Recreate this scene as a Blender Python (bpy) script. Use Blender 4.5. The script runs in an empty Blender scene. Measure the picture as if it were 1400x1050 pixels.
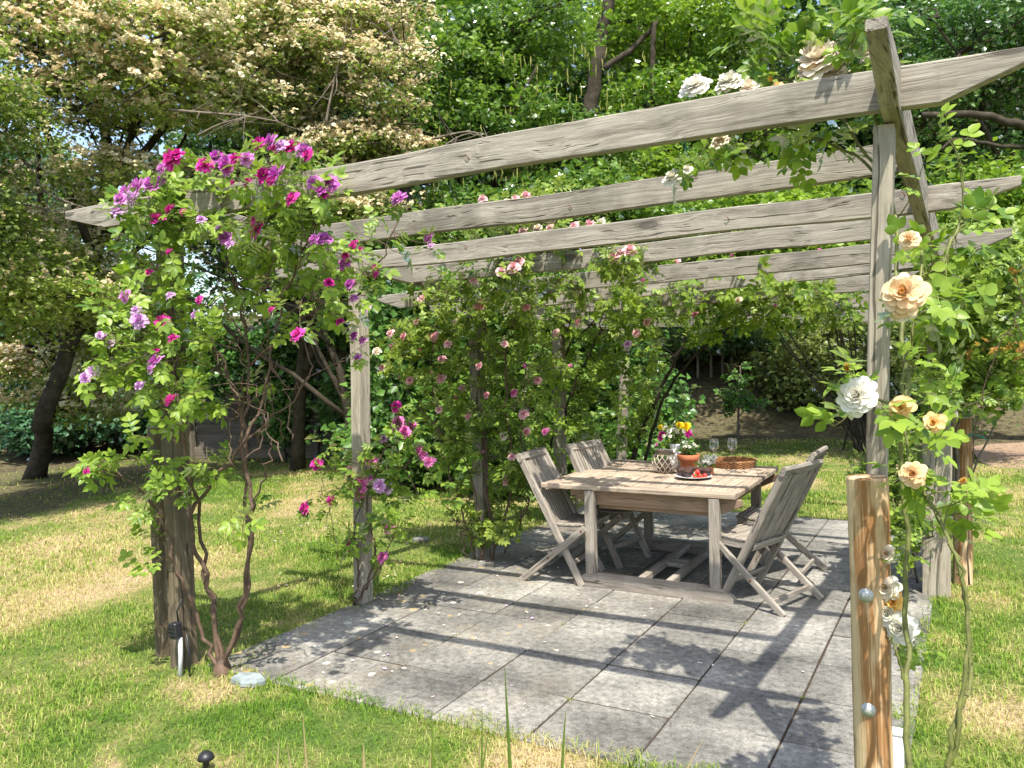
import bpy, math, random
import numpy as np
from mathutils import Matrix, Vector, Quaternion
random.seed(7)
RNG = np.random.default_rng(11)
SC = bpy.context.scene
COL = SC.collection
PI = math.pi
R = math.radians

# ------------------------------------------------------------------ camera
CAM_H = 1.68
F, PITCH, ROLL, YAW = 1137.2, .0377, -.0227, .5046     # focal length in px of a 1400 px wide frame


def ray(u, v):
    x = (u - 700) / F
    y = -(v - 525) / F
    cr, sr = math.cos(ROLL), math.sin(ROLL)
    x, y = cr * x - sr * y, sr * x + cr * y
    cp, sp = math.cos(PITCH), math.sin(PITCH)
    fw, up = cp + y * sp, -sp + y * cp
    c, s = math.cos(YAW), math.sin(YAW)
    return np.array([x * c - fw * s, x * s + fw * c, up])


EYE = np.array([0, 0, CAM_H])


def gp(u, v, z=0.0):                       # point on the level z
    r = ray(u, v)
    return EYE + r * ((z - CAM_H) / r[2])


def yp(u, v, Y):                           # point on the upright plane y = Y
    r = ray(u, v)
    return EYE + r * (Y / r[1])


def xp(u, v, X):
    r = ray(u, v)
    return EYE + r * (X / r[0])


def dp(u, v, d):                           # point at depth d
    return EYE + ray(u, v) * d


def make_camera():
    c = ray(700, 525)
    rt, up = ray(701, 525) - c, ray(700, 524) - c
    n = lambda a: a / np.linalg.norm(a)
    rt, up, c = n(rt), n(up), n(c)
    cd = bpy.data.cameras.new('camera')
    cd.sensor_width = 36
    cd.lens = F * 36 / 1400
    cd.clip_start, cd.clip_end = .05, 1000
    o = bpy.data.objects.new('camera', cd)
    COL.objects.link(o)
    m = Matrix.Identity(4)
    for i in range(3):
        m[i][0], m[i][1], m[i][2], m[i][3] = rt[i], up[i], -c[i], EYE[i]
    o.matrix_world = m
    SC.camera = o


# ------------------------------------------------------------------ objects
def tag(o, label=None, cat=None, group=None, kind=None):
    if label: o['label'] = label
    if cat: o['category'] = cat
    if group: o['group'] = group
    if kind: o['kind'] = kind
    return o


def thing(name, label, cat, loc=(0, 0, 0), rz=0, group=None):
    o = bpy.data.objects.new(name, None)
    o.empty_display_size = .1
    COL.objects.link(o)
    o.location = [float(a) for a in loc]
    o.rotation_euler = (0, 0, rz)
    return tag(o, label, cat, group)


WM = {}


def wm(o):
    if o.name not in WM:
        WM[o.name] = Matrix.Translation(o.location) @ o.rotation_euler.to_matrix().to_4x4()
    return WM[o.name]


def adopt(o, parent):
    """parent a piece that already stands at its world place"""
    o.parent = parent
    o.matrix_parent_inverse = wm(parent).inverted()


def link(name, me, m, parent=None, W=None):
    o = bpy.data.objects.new(name, me)
    COL.objects.link(o)
    if m is not None and len(me.materials) == 0:
        me.materials.append(m)
    W = W if W is not None else Matrix.Identity(4)
    o.matrix_basis = W
    WM[o.name] = W.copy()
    if parent is not None:
        adopt(o, parent)
    return o


def copy_tree(root, loc, rz, label=None, group=None, scale=None):
    c = root.copy()
    COL.objects.link(c)
    c.location = [float(a) for a in loc]
    c.rotation_euler = (0, 0, rz)
    if scale: c.scale = (scale, scale, scale)
    if label: c['label'] = label
    if group: c['group'] = group
    for ch in [x for x in SC.objects if x.parent == root]:
        k = ch.copy()
        COL.objects.link(k)
        k.parent = c
        for g in [x for x in SC.objects if x.parent == ch]:
            s = g.copy()
            COL.objects.link(s)
            s.parent = k
    return c


# ------------------------------------------------------------------ mesh builders
class MB:
    def __init__(s):
        s.v, s.f = [], []

    def add(s, vs, fs):
        b = len(s.v)
        s.v += [tuple(map(float, p)) for p in vs]
        s.f += [tuple(i + b for i in f) for f in fs]
        return s

    def box(s, c, size, m=None, ch=.003):
        """box with chamfered long edges (chamfer ch)"""
        x, y, z = [a / 2 for a in size]
        ch = min(ch, x * .4, y * .4, z * .4)
        pts, fs = [], []
        idx = {}
        for sx in (-1, 1):
            for sy in (-1, 1):
                for sz in (-1, 1):
                    for ax in range(3):
                        p = [sx * (x - ch), sy * (y - ch), sz * (z - ch)]
                        p[ax] = (sx * x, sy * y, sz * z)[ax]
                        idx[(sx, sy, sz, ax)] = len(pts)
                        pts.append(p)
        for sx in (-1, 1):
            q = [idx[(sx, -1, -1, 0)], idx[(sx, 1, -1, 0)], idx[(sx, 1, 1, 0)], idx[(sx, -1, 1, 0)]]
            fs.append(q if sx > 0 else q[::-1])
            q = [idx[(-1, sx, -1, 1)], idx[(-1, sx, 1, 1)], idx[(1, sx, 1, 1)], idx[(1, sx, -1, 1)]]
            fs.append(q if sx > 0 else q[::-1])
            q = [idx[(-1, -1, sx, 2)], idx[(1, -1, sx, 2)], idx[(1, 1, sx, 2)], idx[(-1, 1, sx, 2)]]
            fs.append(q if sx > 0 else q[::-1])
        for a in (-1, 1):
            for b in (-1, 1):
                q = [idx[(a, b, -1, 0)], idx[(a, b, 1, 0)], idx[(a, b, 1, 1)], idx[(a, b, -1, 1)]]
                fs.append(q if a * b < 0 else q[::-1])
                q = [idx[(a, -1, b, 0)], idx[(a, -1, b, 2)], idx[(a, 1, b, 2)], idx[(a, 1, b, 0)]]
                fs.append(q if a * b < 0 else q[::-1])
                q = [idx[(-1, a, b, 1)], idx[(1, a, b, 1)], idx[(1, a, b, 2)], idx[(-1, a, b, 2)]]
                fs.append(q if a * b < 0 else q[::-1])
                for c2 in (-1, 1):
                    t = [idx[(a, b, c2, 0)], idx[(a, b, c2, 1)], idx[(a, b, c2, 2)]]
                    fs.append(t if a * b * c2 > 0 else t[::-1])
        M = m if m is not None else Matrix.Identity(4)
        cc = Vector(c)
        return s.add([M @ (Vector(p) + cc) for p in pts], fs)

    def tube(s, pts, rad, n=6, cap=True):
        pts = [np.asarray(p, float) for p in pts]
        k = len(pts)
        if not hasattr(rad, '__len__'): rad = [rad] * k
        rings = []
        prev = None
        for i in range(k):
            t = pts[min(i + 1, k - 1)] - pts[max(i - 1, 0)]
            L = np.linalg.norm(t)
            t = t / L if L > 1e-9 else np.array([0, 0, 1.])
            if prev is None:
                a = np.array([1., 0, 0]) if abs(t[0]) < .8 else np.array([0, 1., 0])
            else:
                a = prev
            a = a - t * (a @ t)
            a = a / (np.linalg.norm(a) + 1e-12)
            prev = a
            b = np.cross(t, a)
            rings.append([pts[i] + rad[i] * (math.cos(2 * PI * j / n) * a + math.sin(2 * PI * j / n) * b) for j in range(n)])
        vs = [p for r in rings for p in r]
        fs = [(i * n + j, i * n + (j + 1) % n, (i + 1) * n + (j + 1) % n, (i + 1) * n + j) for i in range(k - 1) for j in range(n)]
        if cap:
            fs += [tuple(range(n))[::-1], tuple((k - 1) * n + j for j in range(n))]
        return s.add(vs, fs)

    def lathe(s, prof, n=32, c=(0, 0, 0), wob=0):
        vs = []
        for r, z in prof:
            for j in range(n):
                a = 2 * PI * j / n
                rr = r * (1 + wob * math.sin(a * n / 2))
                vs.append((c[0] + rr * math.cos(a), c[1] + rr * math.sin(a), c[2] + z))
        fs = [(i * n + j, i * n + (j + 1) % n, (i + 1) * n + (j + 1) % n, (i + 1) * n + j) for i in range(len(prof) - 1) for j in range(n)]
        return s.add(vs, fs)

    def mesh(s, name, smooth=False):
        me = bpy.data.meshes.new(name)
        me.from_pydata(s.v, [], s.f)
        if smooth:
            me.polygons.foreach_set('use_smooth', [True] * len(me.polygons))
        me.update()
        return me

    def build(s, name, m, parent=None, smooth=False, W=None):
        return link(name, s.mesh(name, smooth), m, parent, W)


def np_mesh(name, V, tri_or_quad_faces, smooth=False):
    """V (n,3); faces list of index arrays of equal width or list [(array,k)...]"""
    me = bpy.data.meshes.new(name)
    groups = tri_or_quad_faces
    nl = sum(a.size for a in groups)
    npoly = sum(a.shape[0] for a in groups)
    me.vertices.add(len(V))
    me.vertices.foreach_set('co', np.ascontiguousarray(V, np.float32).ravel())
    me.loops.add(nl)
    me.loops.foreach_set('vertex_index', np.concatenate([a.ravel() for a in groups]).astype(np.int32))
    me.polygons.add(npoly)
    starts, o = [], 0
    for a in groups:
        k = a.shape[1]
        starts.append(o + k * np.arange(a.shape[0]))
        o += a.size
    me.polygons.foreach_set('loop_start', np.concatenate(starts).astype(np.int32))
    me.update(calc_edges=True)
    if smooth:
        me.polygons.foreach_set('use_smooth', np.ones(npoly, bool))
    return me


def scatter(name, tmpl, P, A, N, S):
    """bake copies of a leaf template: P positions, A axis directions, N rough normals, S sizes"""
    tv, tf = tmpl
    P, A, N = map(lambda a: np.asarray(a, float), (P, A, N))
    S = np.asarray(S, float).reshape(-1, 1)
    A = A / (np.linalg.norm(A, axis=1, keepdims=True) + 1e-9)
    B = np.cross(N, A)
    B /= (np.linalg.norm(B, axis=1, keepdims=True) + 1e-9)
    C = np.cross(A, B)
    n, k = len(P), len(tv)
    V = (P[:, None, :] + S[:, :, None] * (tv[None, :, 0:1] * A[:, None, :] + tv[None, :, 1:2] * B[:, None, :] + tv[None, :, 2:3] * C[:, None, :])).reshape(-1, 3)
    off = (np.arange(n) * k)[:, None, None]
    groups = [(np.asarray(f)[None] + off).reshape(-1, len(f[0])) for f in tf]
    return np_mesh(name, V, groups)


def rnd_dirs(n, rng=RNG):
    d = rng.normal(size=(n, 3))
    return d / np.linalg.norm(d, axis=1, keepdims=True)


# leaf templates: x along the leaf, y across, z up
def t_leaf(w=.3, fold=.12, droop=.15):
    st = ((.16, .62), (.42, 1.0), (.72, .78))
    z = lambda x: -droop * x * x
    v = [(0, 0, 0)] + [(x, w * k, fold * k + z(x)) for x, k in st] + [(1, 0, -droop)] + [(x, -w * k, fold * k + z(x)) for x, k in st[::-1]] + [(x, 0, z(x)) for x, k in st]
    quads = [(1, 8, 9, 2), (2, 9, 10, 3), (8, 7, 6, 9), (9, 6, 5, 10)]
    tris = [(0, 8, 1), (0, 7, 8), (3, 10, 4), (10, 5, 4)]
    return np.array(v, float), [quads, tris]


def t_diamond(w=.32, fold=.12):
    v = [(0, 0, 0), (.45, w, fold), (1, 0, -.08), (.45, -w, fold)]
    return np.array(v, float), [[(0, 3, 2), (0, 2, 1)]]


def t_compound(pairs=2, w=.33, term=.42):
    """rose leaf: rachis with paired oval leaflets, unit length"""
    lv, lf = t_leaf(w, .10, .18)
    vs, q, t = [], [], []
    spots = [(.60, 0, 0, term)]
    xs = [.25, .54] if pairs == 2 else [.16, .37, .58]
    for i, x in enumerate(xs):
        for sd in (-1, 1):
            spots.append((x, sd, 72 - 12 * i, term * (.80 + .10 * i)))
    for x, sd, ang, sz in spots:
        a = R(ang) * sd
        b = len(vs)
        tw = .25 * sd
        for p in lv:
            px, py, pz = p * sz
            pz += tw * py
            vs.append((x + px * math.cos(a) - py * math.sin(a), px * math.sin(a) + py * math.cos(a), pz - .12 * (x + px * .5) ** 2))
        q += [tuple(i + b for i in f) for f in lf[0]]
        t += [tuple(i + b for i in f) for f in lf[1]]
    b = len(vs)
    vs += [(0, .008, 0), (0, -.008, 0), (.6, -.006, -.04), (.6, .006, -.04)]
    q.append((b, b + 1, b + 2, b + 3))
    return np.array(vs, float), [q, t]


def t_corymb(k=7, seed=0):
    rg = np.random.default_rng(seed)
    vs, q = [], []
    for i in range(k):
        a, r = rg.uniform(0, 2 * PI), rg.uniform(.1, .5) if i else 0
        cx, cy, cz = r * math.cos(a), r * math.sin(a), .35 - .5 * r + rg.uniform(-.05, .05)
        nx, ny = rg.normal(0, .35, 2)
        s = .17
        b = len(vs)
        for dx, dy in ((-s, -s), (s, -s), (s, s), (-s, s)):
            vs.append((cx + dx, cy + dy, cz - nx * dx - ny * dy))
        q.append((b, b + 1, b + 2, b + 3))
    return np.array(vs, float), [q]


def bez(p0, p1, p2, n):
    t = np.linspace(0, 1, n)[:, None]
    return (1 - t) ** 2 * p0 + 2 * t * (1 - t) * p1 + t ** 2 * p2


def smooth_path(pts, k=6):
    """Catmull-Rom through the points"""
    P = [np.asarray(p, float) for p in pts]
    P = [2 * P[0] - P[1]] + P + [2 * P[-1] - P[-2]]
    out = []
    for i in range(1, len(P) - 2):
        for j in range(k):
            t = j / k
            out.append(.5 * (2 * P[i] + (P[i + 1] - P[i - 1]) * t + (2 * P[i - 1] - 5 * P[i] + 4 * P[i + 1] - P[i + 2]) * t * t + (3 * P[i] - P[i - 1] - 3 * P[i + 1] + P[i + 2]) * t ** 3))
    out.append(P[-2])
    return out
# ------------------------------------------------------------------ materials
class NT:
    def __init__(s, name):
        s.m = bpy.data.materials.new(name)
        s.m.use_nodes = True
        s.t = s.m.node_tree
        s.t.nodes.clear()
        s.out = s.t.nodes.new('ShaderNodeOutputMaterial')

    def n(s, kind, ins=None, **kw):
        nd = s.t.nodes.new('ShaderNode' + kind)
        for k, v in kw.items(): setattr(nd, k, v)
        for k, v in (ins or {}).items(): s.set(nd.inputs[k], v)
        return nd

    def set(s, sock, v):
        if hasattr(v, 'is_output') or isinstance(v, bpy.types.NodeSocket):
            s.t.links.new(v, sock)
        elif hasattr(v, 'outputs'):
            s.t.links.new(v.outputs[0], sock)
        else:
            if sock.type == 'RGBA' and len(v) == 3: v = (*v, 1)
            sock.default_value = v

    def ramp(s, fac, stops, interp='LINEAR'):
        nd = s.n('ValToRGB', {'Fac': fac})
        e = nd.color_ramp.elements
        nd.color_ramp.interpolation = interp
        while len(e) < len(stops): e.new(.5)
        for i, (p, c) in enumerate(stops):
            e[i].position = p
            if not hasattr(c, '__len__'): c = (c, c, c)
            e[i].color = (*c, 1)
        return nd.outputs[0]

    def mix(s, fac, a, b, mode='MIX'):
        nd = s.n('Mix', data_type='RGBA', blend_type=mode)
        s.set(nd.inputs[0], fac); s.set(nd.inputs[6], a); s.set(nd.inputs[7], b)
        return nd.outputs[2]

    def math(s, op, a, b=0.0):
        nd = s.n('Math', operation=op)
        s.set(nd.inputs[0], a); s.set(nd.inputs[1], b)
        return nd.outputs[0]

    def noise(s, vec, scale, detail=4, rough=.6, dist=0):
        nd = s.n('TexNoise', {'Scale': scale, 'Detail': detail, 'Roughness': rough, 'Distortion': dist})
        if vec is not None: s.set(nd.inputs['Vector'], vec)
        return nd.outputs['Fac']

    def map(s, vec, scale=(1, 1, 1), loc=(0, 0, 0)):
        nd = s.n('Mapping', {'Vector': vec})
        s.set(nd.inputs['Scale'], scale)
        s.set(nd.inputs['Location'], loc)
        return nd.outputs[0]

    def obj(s):
        return s.n('TexCoord').outputs['Object']

    def bump(s, h, strength=.3, dist=.005):
        return s.n('Bump', {'Height': h, 'Strength': strength, 'Distance': dist}).outputs[0]

    def principled(s, col, rough=.7, normal=None, **kw):
        nd = s.n('BsdfPrincipled', {'Base Color': col, 'Roughness': rough})
        if normal is not None: s.set(nd.inputs['Normal'], normal)
        for k, v in kw.items(): s.set(nd.inputs[k.replace('_', ' ')], v)
        s.set(s.out.inputs[0], nd)
        return s.m


def hsv_var(t, col, rnd, h=.02, sa=.15, v=.3):
    nd = t.n('HueSaturation', {'Color': col})
    t.set(nd.inputs['Hue'], t.math('ADD', t.math('MULTIPLY', t.math('SUBTRACT', rnd, .5), 2 * h), .5))
    t.set(nd.inputs['Value'], t.math('ADD', t.math('MULTIPLY', rnd, 2 * v), 1 - v))
    return nd.outputs[0]


def m_leaf(name, a, b, trans=.35, gloss=.5, big=.5, back=None):
    """leaf: colour varies leaf by leaf (random per island) and over the plant"""
    t = NT(name)
    geo = t.n('NewGeometry')
    rnd = geo.outputs['Random Per Island']
    ns = t.noise(t.obj(), big, 2, .5)
    f = t.math('ADD', t.math('MULTIPLY', rnd, .7), t.math('MULTIPLY', t.math('SUBTRACT', ns, .38), 1.5))
    col = t.ramp(f, [(0.05, a), (.85, b)])
    dif = t.n('BsdfDiffuse', {'Color': col})
    tc = t.mix(1, col, back or (1.5, 1.6, .7), 'MULTIPLY')
    tr = t.n('BsdfTranslucent', {'Color': tc})
    mx = t.n('MixShader', {0: trans, 1: dif.outputs[0], 2: tr.outputs[0]})
    gl = t.n('BsdfGlossy', {'Color': (1, 1, 1), 'Roughness': .36})
    fr = t.n('Fresnel', {'IOR': 1.4})
    mx2 = t.n('MixShader', {0: t.math('MULTIPLY', fr, gloss), 1: mx.outputs[0], 2: gl.outputs[0]})
    t.set(t.out.inputs[0], mx2)
    return t.m


def m_petal(name, a, b, trans=.3, spread=1.0):
    t = NT(name)
    geo = t.n('NewGeometry')
    rnd = geo.outputs['Random Per Island']
    inf = t.n('ObjectInfo').outputs['Random']
    f = t.math('ADD', t.math('MULTIPLY', rnd, .6), t.math('MULTIPLY', inf, .5 * spread))
    col = t.ramp(f, [(0.1, a), (.95, b)])
    dif = t.n('BsdfDiffuse', {'Color': col})
    tr = t.n('BsdfTranslucent', {'Color': col})
    mx = t.n('MixShader', {0: trans, 1: dif.outputs[0], 2: tr.outputs[0]})
    t.set(t.out.inputs[0], mx)
    return t.m


def m_timber(name, dark, light, stain=(.10, .085, .07), stripe=1.0, knots=True, rough=.85, warm=None, axis=0):
    """sawn timber, grain along local x (axis 0)"""
    t = NT(name)
    o = t.obj()
    rnd = t.n('ObjectInfo').outputs['Random']
    sh = t.n('CombineXYZ', {'X': t.math('MULTIPLY', rnd, 37.0), 'Y': t.math('MULTIPLY', rnd, 11.0), 'Z': t.math('MULTIPLY', rnd, 23.0)})
    p = t.n('VectorMath', {0: o, 1: sh.outputs[0]}, operation='ADD').outputs[0]
    warp = t.noise(t.map(p, (1.2, 2.5, 2.5)), 1.5, 2, .5)
    wv = t.n('CombineXYZ', {'Y': t.math('MULTIPLY', t.math('SUBTRACT', warp, .5), .12), 'Z': t.math('MULTIPLY', t.math('SUBTRACT', warp, .5), .10)})
    p2 = t.n('VectorMath', {0: p, 1: wv.outputs[0]}, operation='ADD').outputs[0]
    sc = [(2.4, 125, 125), (125, 125, 2.4)][0 if axis == 0 else 1]
    g1 = t.noise(t.map(p2, sc), 1.0, 5, .7)
    sc2 = [(.9, 26, 26), (26, 26, .9)][0 if axis == 0 else 1]
    g2 = t.noise(t.map(p2, sc2), 1.0, 3, .6)
    blot = t.noise(p, 3.2, 4, .65)
    f = t.math('ADD', t.math('MULTIPLY', g1, .55), t.math('MULTIPLY', g2, .45))
    col = t.ramp(f, [(.36, dark), (.5, [(x + y) / 2 for x, y in zip(dark, light)]), (.66, light)])
    st = t.ramp(blot, [(.50, 0), (.68, .8)])
    col = t.mix(st, col, t.mix(.5, col, stain))
    crack = t.noise(t.map(p2, (.8, 70, 70) if axis == 0 else (85, 85, 1.1)), 1.0, 2, .4)
    ck = t.ramp(crack, [(.30, 1), (.37, 0)])
    col = t.mix(t.math('MULTIPLY', ck, .75), col, [c * .28 for c in dark])
    h = t.math('SUBTRACT', f, t.math('MULTIPLY', ck, .8))
    if knots:
        vo = t.n('TexVoronoi', {'Vector': t.map(p, (2.1, 5.5, 5.5) if axis == 0 else (5.5, 5.5, 2.1)), 'Scale': 1.0}, voronoi_dimensions='3D')
        d = vo.outputs['Distance']
        k = t.ramp(d, [(.10, 1), (.17, 0)])
        ring = t.ramp(t.math('SINE', t.math('MULTIPLY', d, 130.0)), [(.3, 0), (.9, .55)])
        kk = t.ramp(d, [(.14, 1), (.24, 0)])
        col = t.mix(t.math('MULTIPLY', kk, t.math('MULTIPLY', ring, .55)), col, [c * .45 for c in dark])
        col = t.mix(t.math('MULTIPLY', k, .75), col, [c * .4 for c in dark])
    val = t.n('HueSaturation', {'Color': col, 'Value': t.math('ADD', t.math('MULTIPLY', rnd, .3), .85)})
    return t.principled(val.outputs[0], rough, t.bump(h, .9, .005), Specular_IOR_Level=.2)


def m_plain(name, col, rough=.6, var=.15, scale=20, bump=0, metal=0, spec=.5, **kw):
    t = NT(name)
    ns = t.noise(t.obj(), scale, 4, .6)
    c = t.ramp(ns, [(.3, [x * (1 - var) for x in col]), (.7, [min(1, x * (1 + var)) for x in col])])
    return t.principled(c, rough, t.bump(ns, bump, .003) if bump else None, Metallic=metal, Specular_IOR_Level=spec, **kw)


M = {}
# background and planting
M['leaf_rose'] = m_leaf('rose leaf', (.06, .13, .02), (.26, .37, .05), .42, .45, 1.2)
M['leaf_rose_fresh'] = m_leaf('fresh rose leaf', (.07, .16, .022), (.26, .365, .05), .42, .45, 1.2)
M['leaf_rose_small'] = m_leaf('small rose leaf', (.07, .135, .02), (.28, .35, .06), .4, .4, 1.5)
M['leaf_ivy'] = m_leaf('ivy leaf', (.03, .095, .016), (.11, .23, .04), .2, .8, 1.0)
M['leaf_hedge'] = m_leaf('hedge leaf', (.03, .09, .018), (.12, .24, .04), .3, .6, .6)
M['leaf_hawthorn'] = m_leaf('hawthorn leaf', (.08, .14, .025), (.28, .36, .07), .45, .4, .6)
M['leaf_broad'] = m_leaf('broad tree leaf', (.035, .10, .015), (.19, .30, .045), .4, .45, .45)
M['leaf_lime'] = m_leaf('lime tree leaf', (.06, .145, .016), (.26, .37, .045), .45, .4, .4)
M['leaf_dark'] = m_leaf('dark tree leaf', (.02, .06, .016), (.085, .17, .03), .28, .55, .4)
M['tassel'] = m_leaf('seed tassel', (.16, .20, .04), (.30, .30, .09), .3, .2, .5)
M['leaf_olive'] = m_leaf('olive leaf', (.06, .095, .02), (.20, .24, .06), .3, .5, .5)
M['leaf_blue'] = m_leaf('blue green leaf', (.03, .09, .045), (.09, .20, .085), .28, .5, .4)
M['leaf_orange'] = m_leaf('young orange leaf', (.2, .09, .015), (.42, .25, .05), .35, .4, 1.5, (1.2, 1.0, .6))
M['blossom_haw'] = m_leaf('hawthorn blossom', (.66, .53, .33), (.88, .84, .60), .4, .1, .5, (1.1, 1, .9))
M['bark'] = m_plain('bark', (.05, .042, .03), .95, .5, 9, 1.0, spec=.1)
M['bark_pale'] = m_plain('pale bark', (.17, .14, .11), .95, .4, 11, .8, spec=.1)
M['cane'] = m_plain('rose cane', (.10, .062, .04), .8, .45, 24, .4)
M['cane_green'] = m_plain('green rose cane', (.13, .14, .035), .65, .4, 24, .4)
M['thorn'] = m_plain('thorn', (.26, .2, .14), .6)
M['purple'] = m_petal('purple petal', (.42, .04, .36), (.72, .33, .66), .3)
M['peach'] = m_petal('peach petal', (.82, .58, .32), (.87, .77, .56), .3)
M['magenta'] = m_petal('magenta petal', (.48, .012, .22), (.76, .10, .44), .3)
M['lilac'] = m_petal('lilac petal', (.52, .22, .54), (.82, .62, .80), .3)
M['pink_strong'] = m_petal('strong pink petal', (.52, .07, .29), (.80, .30, .54), .28)
M['pink'] = m_petal('pale pink petal', (.70, .30, .34), (.85, .62, .62), .3)
M['white'] = m_petal('white petal', (.72, .68, .56), (.86, .84, .76), .3)
M['cream'] = m_petal('cream petal', (.80, .66, .50), (.86, .80, .68), .3)
M['apricot'] = m_petal('apricot petal', (.82, .49, .17), (.87, .67, .36), .3)
M['sun_yellow'] = m_petal('bright yellow petal', (.80, .50, .01), (.88, .74, .06), .3)
M['yellow'] = m_petal('yellow petal', (.80, .42, .07), (.86, .64, .24), .3)
# timber
M['rafter'] = m_timber('weathered rafter', (.13, .112, .088), (.395, .36, .30), (.05, .044, .036))
M['post'] = m_timber('weathered post', (.19, .16, .115), (.44, .395, .315), (.07, .06, .045))
M['teak_top'] = m_timber('warm weathered tabletop', (.23, .17, .12), (.47, .385, .295), knots=False)
M['teak'] = m_timber('weathered teak', (.17, .145, .115), (.42, .375, .315), knots=False)
M['teak_warm'] = m_timber('sheltered teak', (.22, .13, .075), (.40, .28, .185), knots=False)
M['fence'] = m_timber('fence board', (.09, .078, .062), (.22, .195, .165), knots=False)
M['post_dark'] = m_timber('dark old post', (.09, .068, .042), (.235, .19, .125), (.045, .04, .025))
M['fence_dark'] = m_timber('old fence board', (.10, .085, .06), (.20, .175, .13), knots=False)


def m_stake(name, dark, light, scale=1.0):
    """peeled round pine: flame-like growth rings cut by the round surface"""
    t = NT(name)
    o = t.obj()
    w = t.noise(t.map(o, (9, 9, 2.2)), 1.0, 3, .55)
    f = t.n('SeparateXYZ', {0: o})
    a = t.math('ADD', t.math('MULTIPLY', f.outputs['X'], 62 * scale), t.math('MULTIPLY', w, 9.0))
    s = t.math('SINE', t.math('ADD', a, t.math('MULTIPLY', f.outputs['Y'], 45.0)))
    g = t.noise(t.map(o, (150, 150, 4)), 1.0, 3, .6)
    k = t.math('ADD', t.math('MULTIPLY', s, .32), t.math('MULTIPLY', g, .9))
    col = t.ramp(k, [(.3, light), (.55, [(x * .6 + y * .4) for x, y in zip(light, dark)]), (.72, dark)])
    blot = t.noise(o, 7, 3, .6)
    col = t.mix(t.ramp(blot, [(.5, 0), (.75, .5)]), col, [x * .55 for x in dark])
    return t.principled(col, .75, t.bump(k, .35, .003), Specular_IOR_Level=.25)


M['stake'] = m_stake('peeled pine stake', (.29, .145, .055), (.62, .46, .27))
M['stake_old'] = m_stake('weathered stake', (.10, .075, .045), (.23, .185, .12))
M['zinc'] = m_plain('zinc bolt', (.50, .51, .50), .5, .35, 90, .4, metal=.5)
M['rust'] = m_plain('rusty nail', (.16, .06, .03), .8, .3, 80)
M['terracotta'] = m_plain('terracotta', (.46, .15, .065), .8, .18, 14, .15)
M['ceramic'] = m_plain('white ceramic', (.74, .74, .72), .3, .06, 20)
M['plate'] = m_plain('grey plate', (.55, .55, .54), .35, .08, 20)
M['muffin'] = m_plain('chocolate muffin', (.05, .02, .014), .8, .5, 60, 1)
M['paper_case'] = m_plain('muffin paper case', (.07, .045, .045), .7, .3, 60)
M['strawberry'] = m_plain('strawberry', (.62, .03, .02), .35, .25, 160, .4)
M['wicker'] = m_plain('wicker cane', (.50, .42, .33), .7, .3, 40, .3)
M['wicker_dark'] = m_plain('dark wicker', (.20, .14, .09), .8, .4, 60, .3)
M['rattan'] = m_plain('rattan weave', (.27, .125, .045), .6, .55, 90, .6)
M['black'] = m_plain('black plastic', (.015, .015, .018), .45, .2, 30)
M['conduit'] = m_plain('pale conduit', (.55, .58, .58), .5, .15, 30)
M['stone_dull'] = m_plain('dull stone', (.16, .155, .13), .9, .4, 20, .8)
M['slate'] = m_plain('pale slate', (.24, .28, .28), .7, .35, 26, .6)
M['soil'] = m_plain('soil', (.055, .04, .028), 1, .5, 40, 1, spec=.1)
M['twine'] = m_plain('green twine', (.05, .22, .15), .7)
M['white_paint'] = m_plain('white paint', (.75, .74, .70), .6, .08, 14)
M['stemgreen'] = m_plain('stem green', (.10, .19, .04), .6)


def m_glass():
    """thin walled glass"""
    t = NT('wine glass')
    tr = t.n('BsdfTransparent', {'Color': (.97, .98, .98)})
    gl = t.n('BsdfGlossy', {'Color': (1, 1, 1), 'Roughness': .02})
    lw = t.n('LayerWeight', {'Blend': .35})
    f = t.math('ADD', t.math('MULTIPLY', lw.outputs['Facing'], .42), .05)
    t.set(t.out.inputs[0], t.n('MixShader', {0: f, 1: tr.outputs[0], 2: gl.outputs[0]}))
    return t.m


M['glass'] = m_glass()


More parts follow.
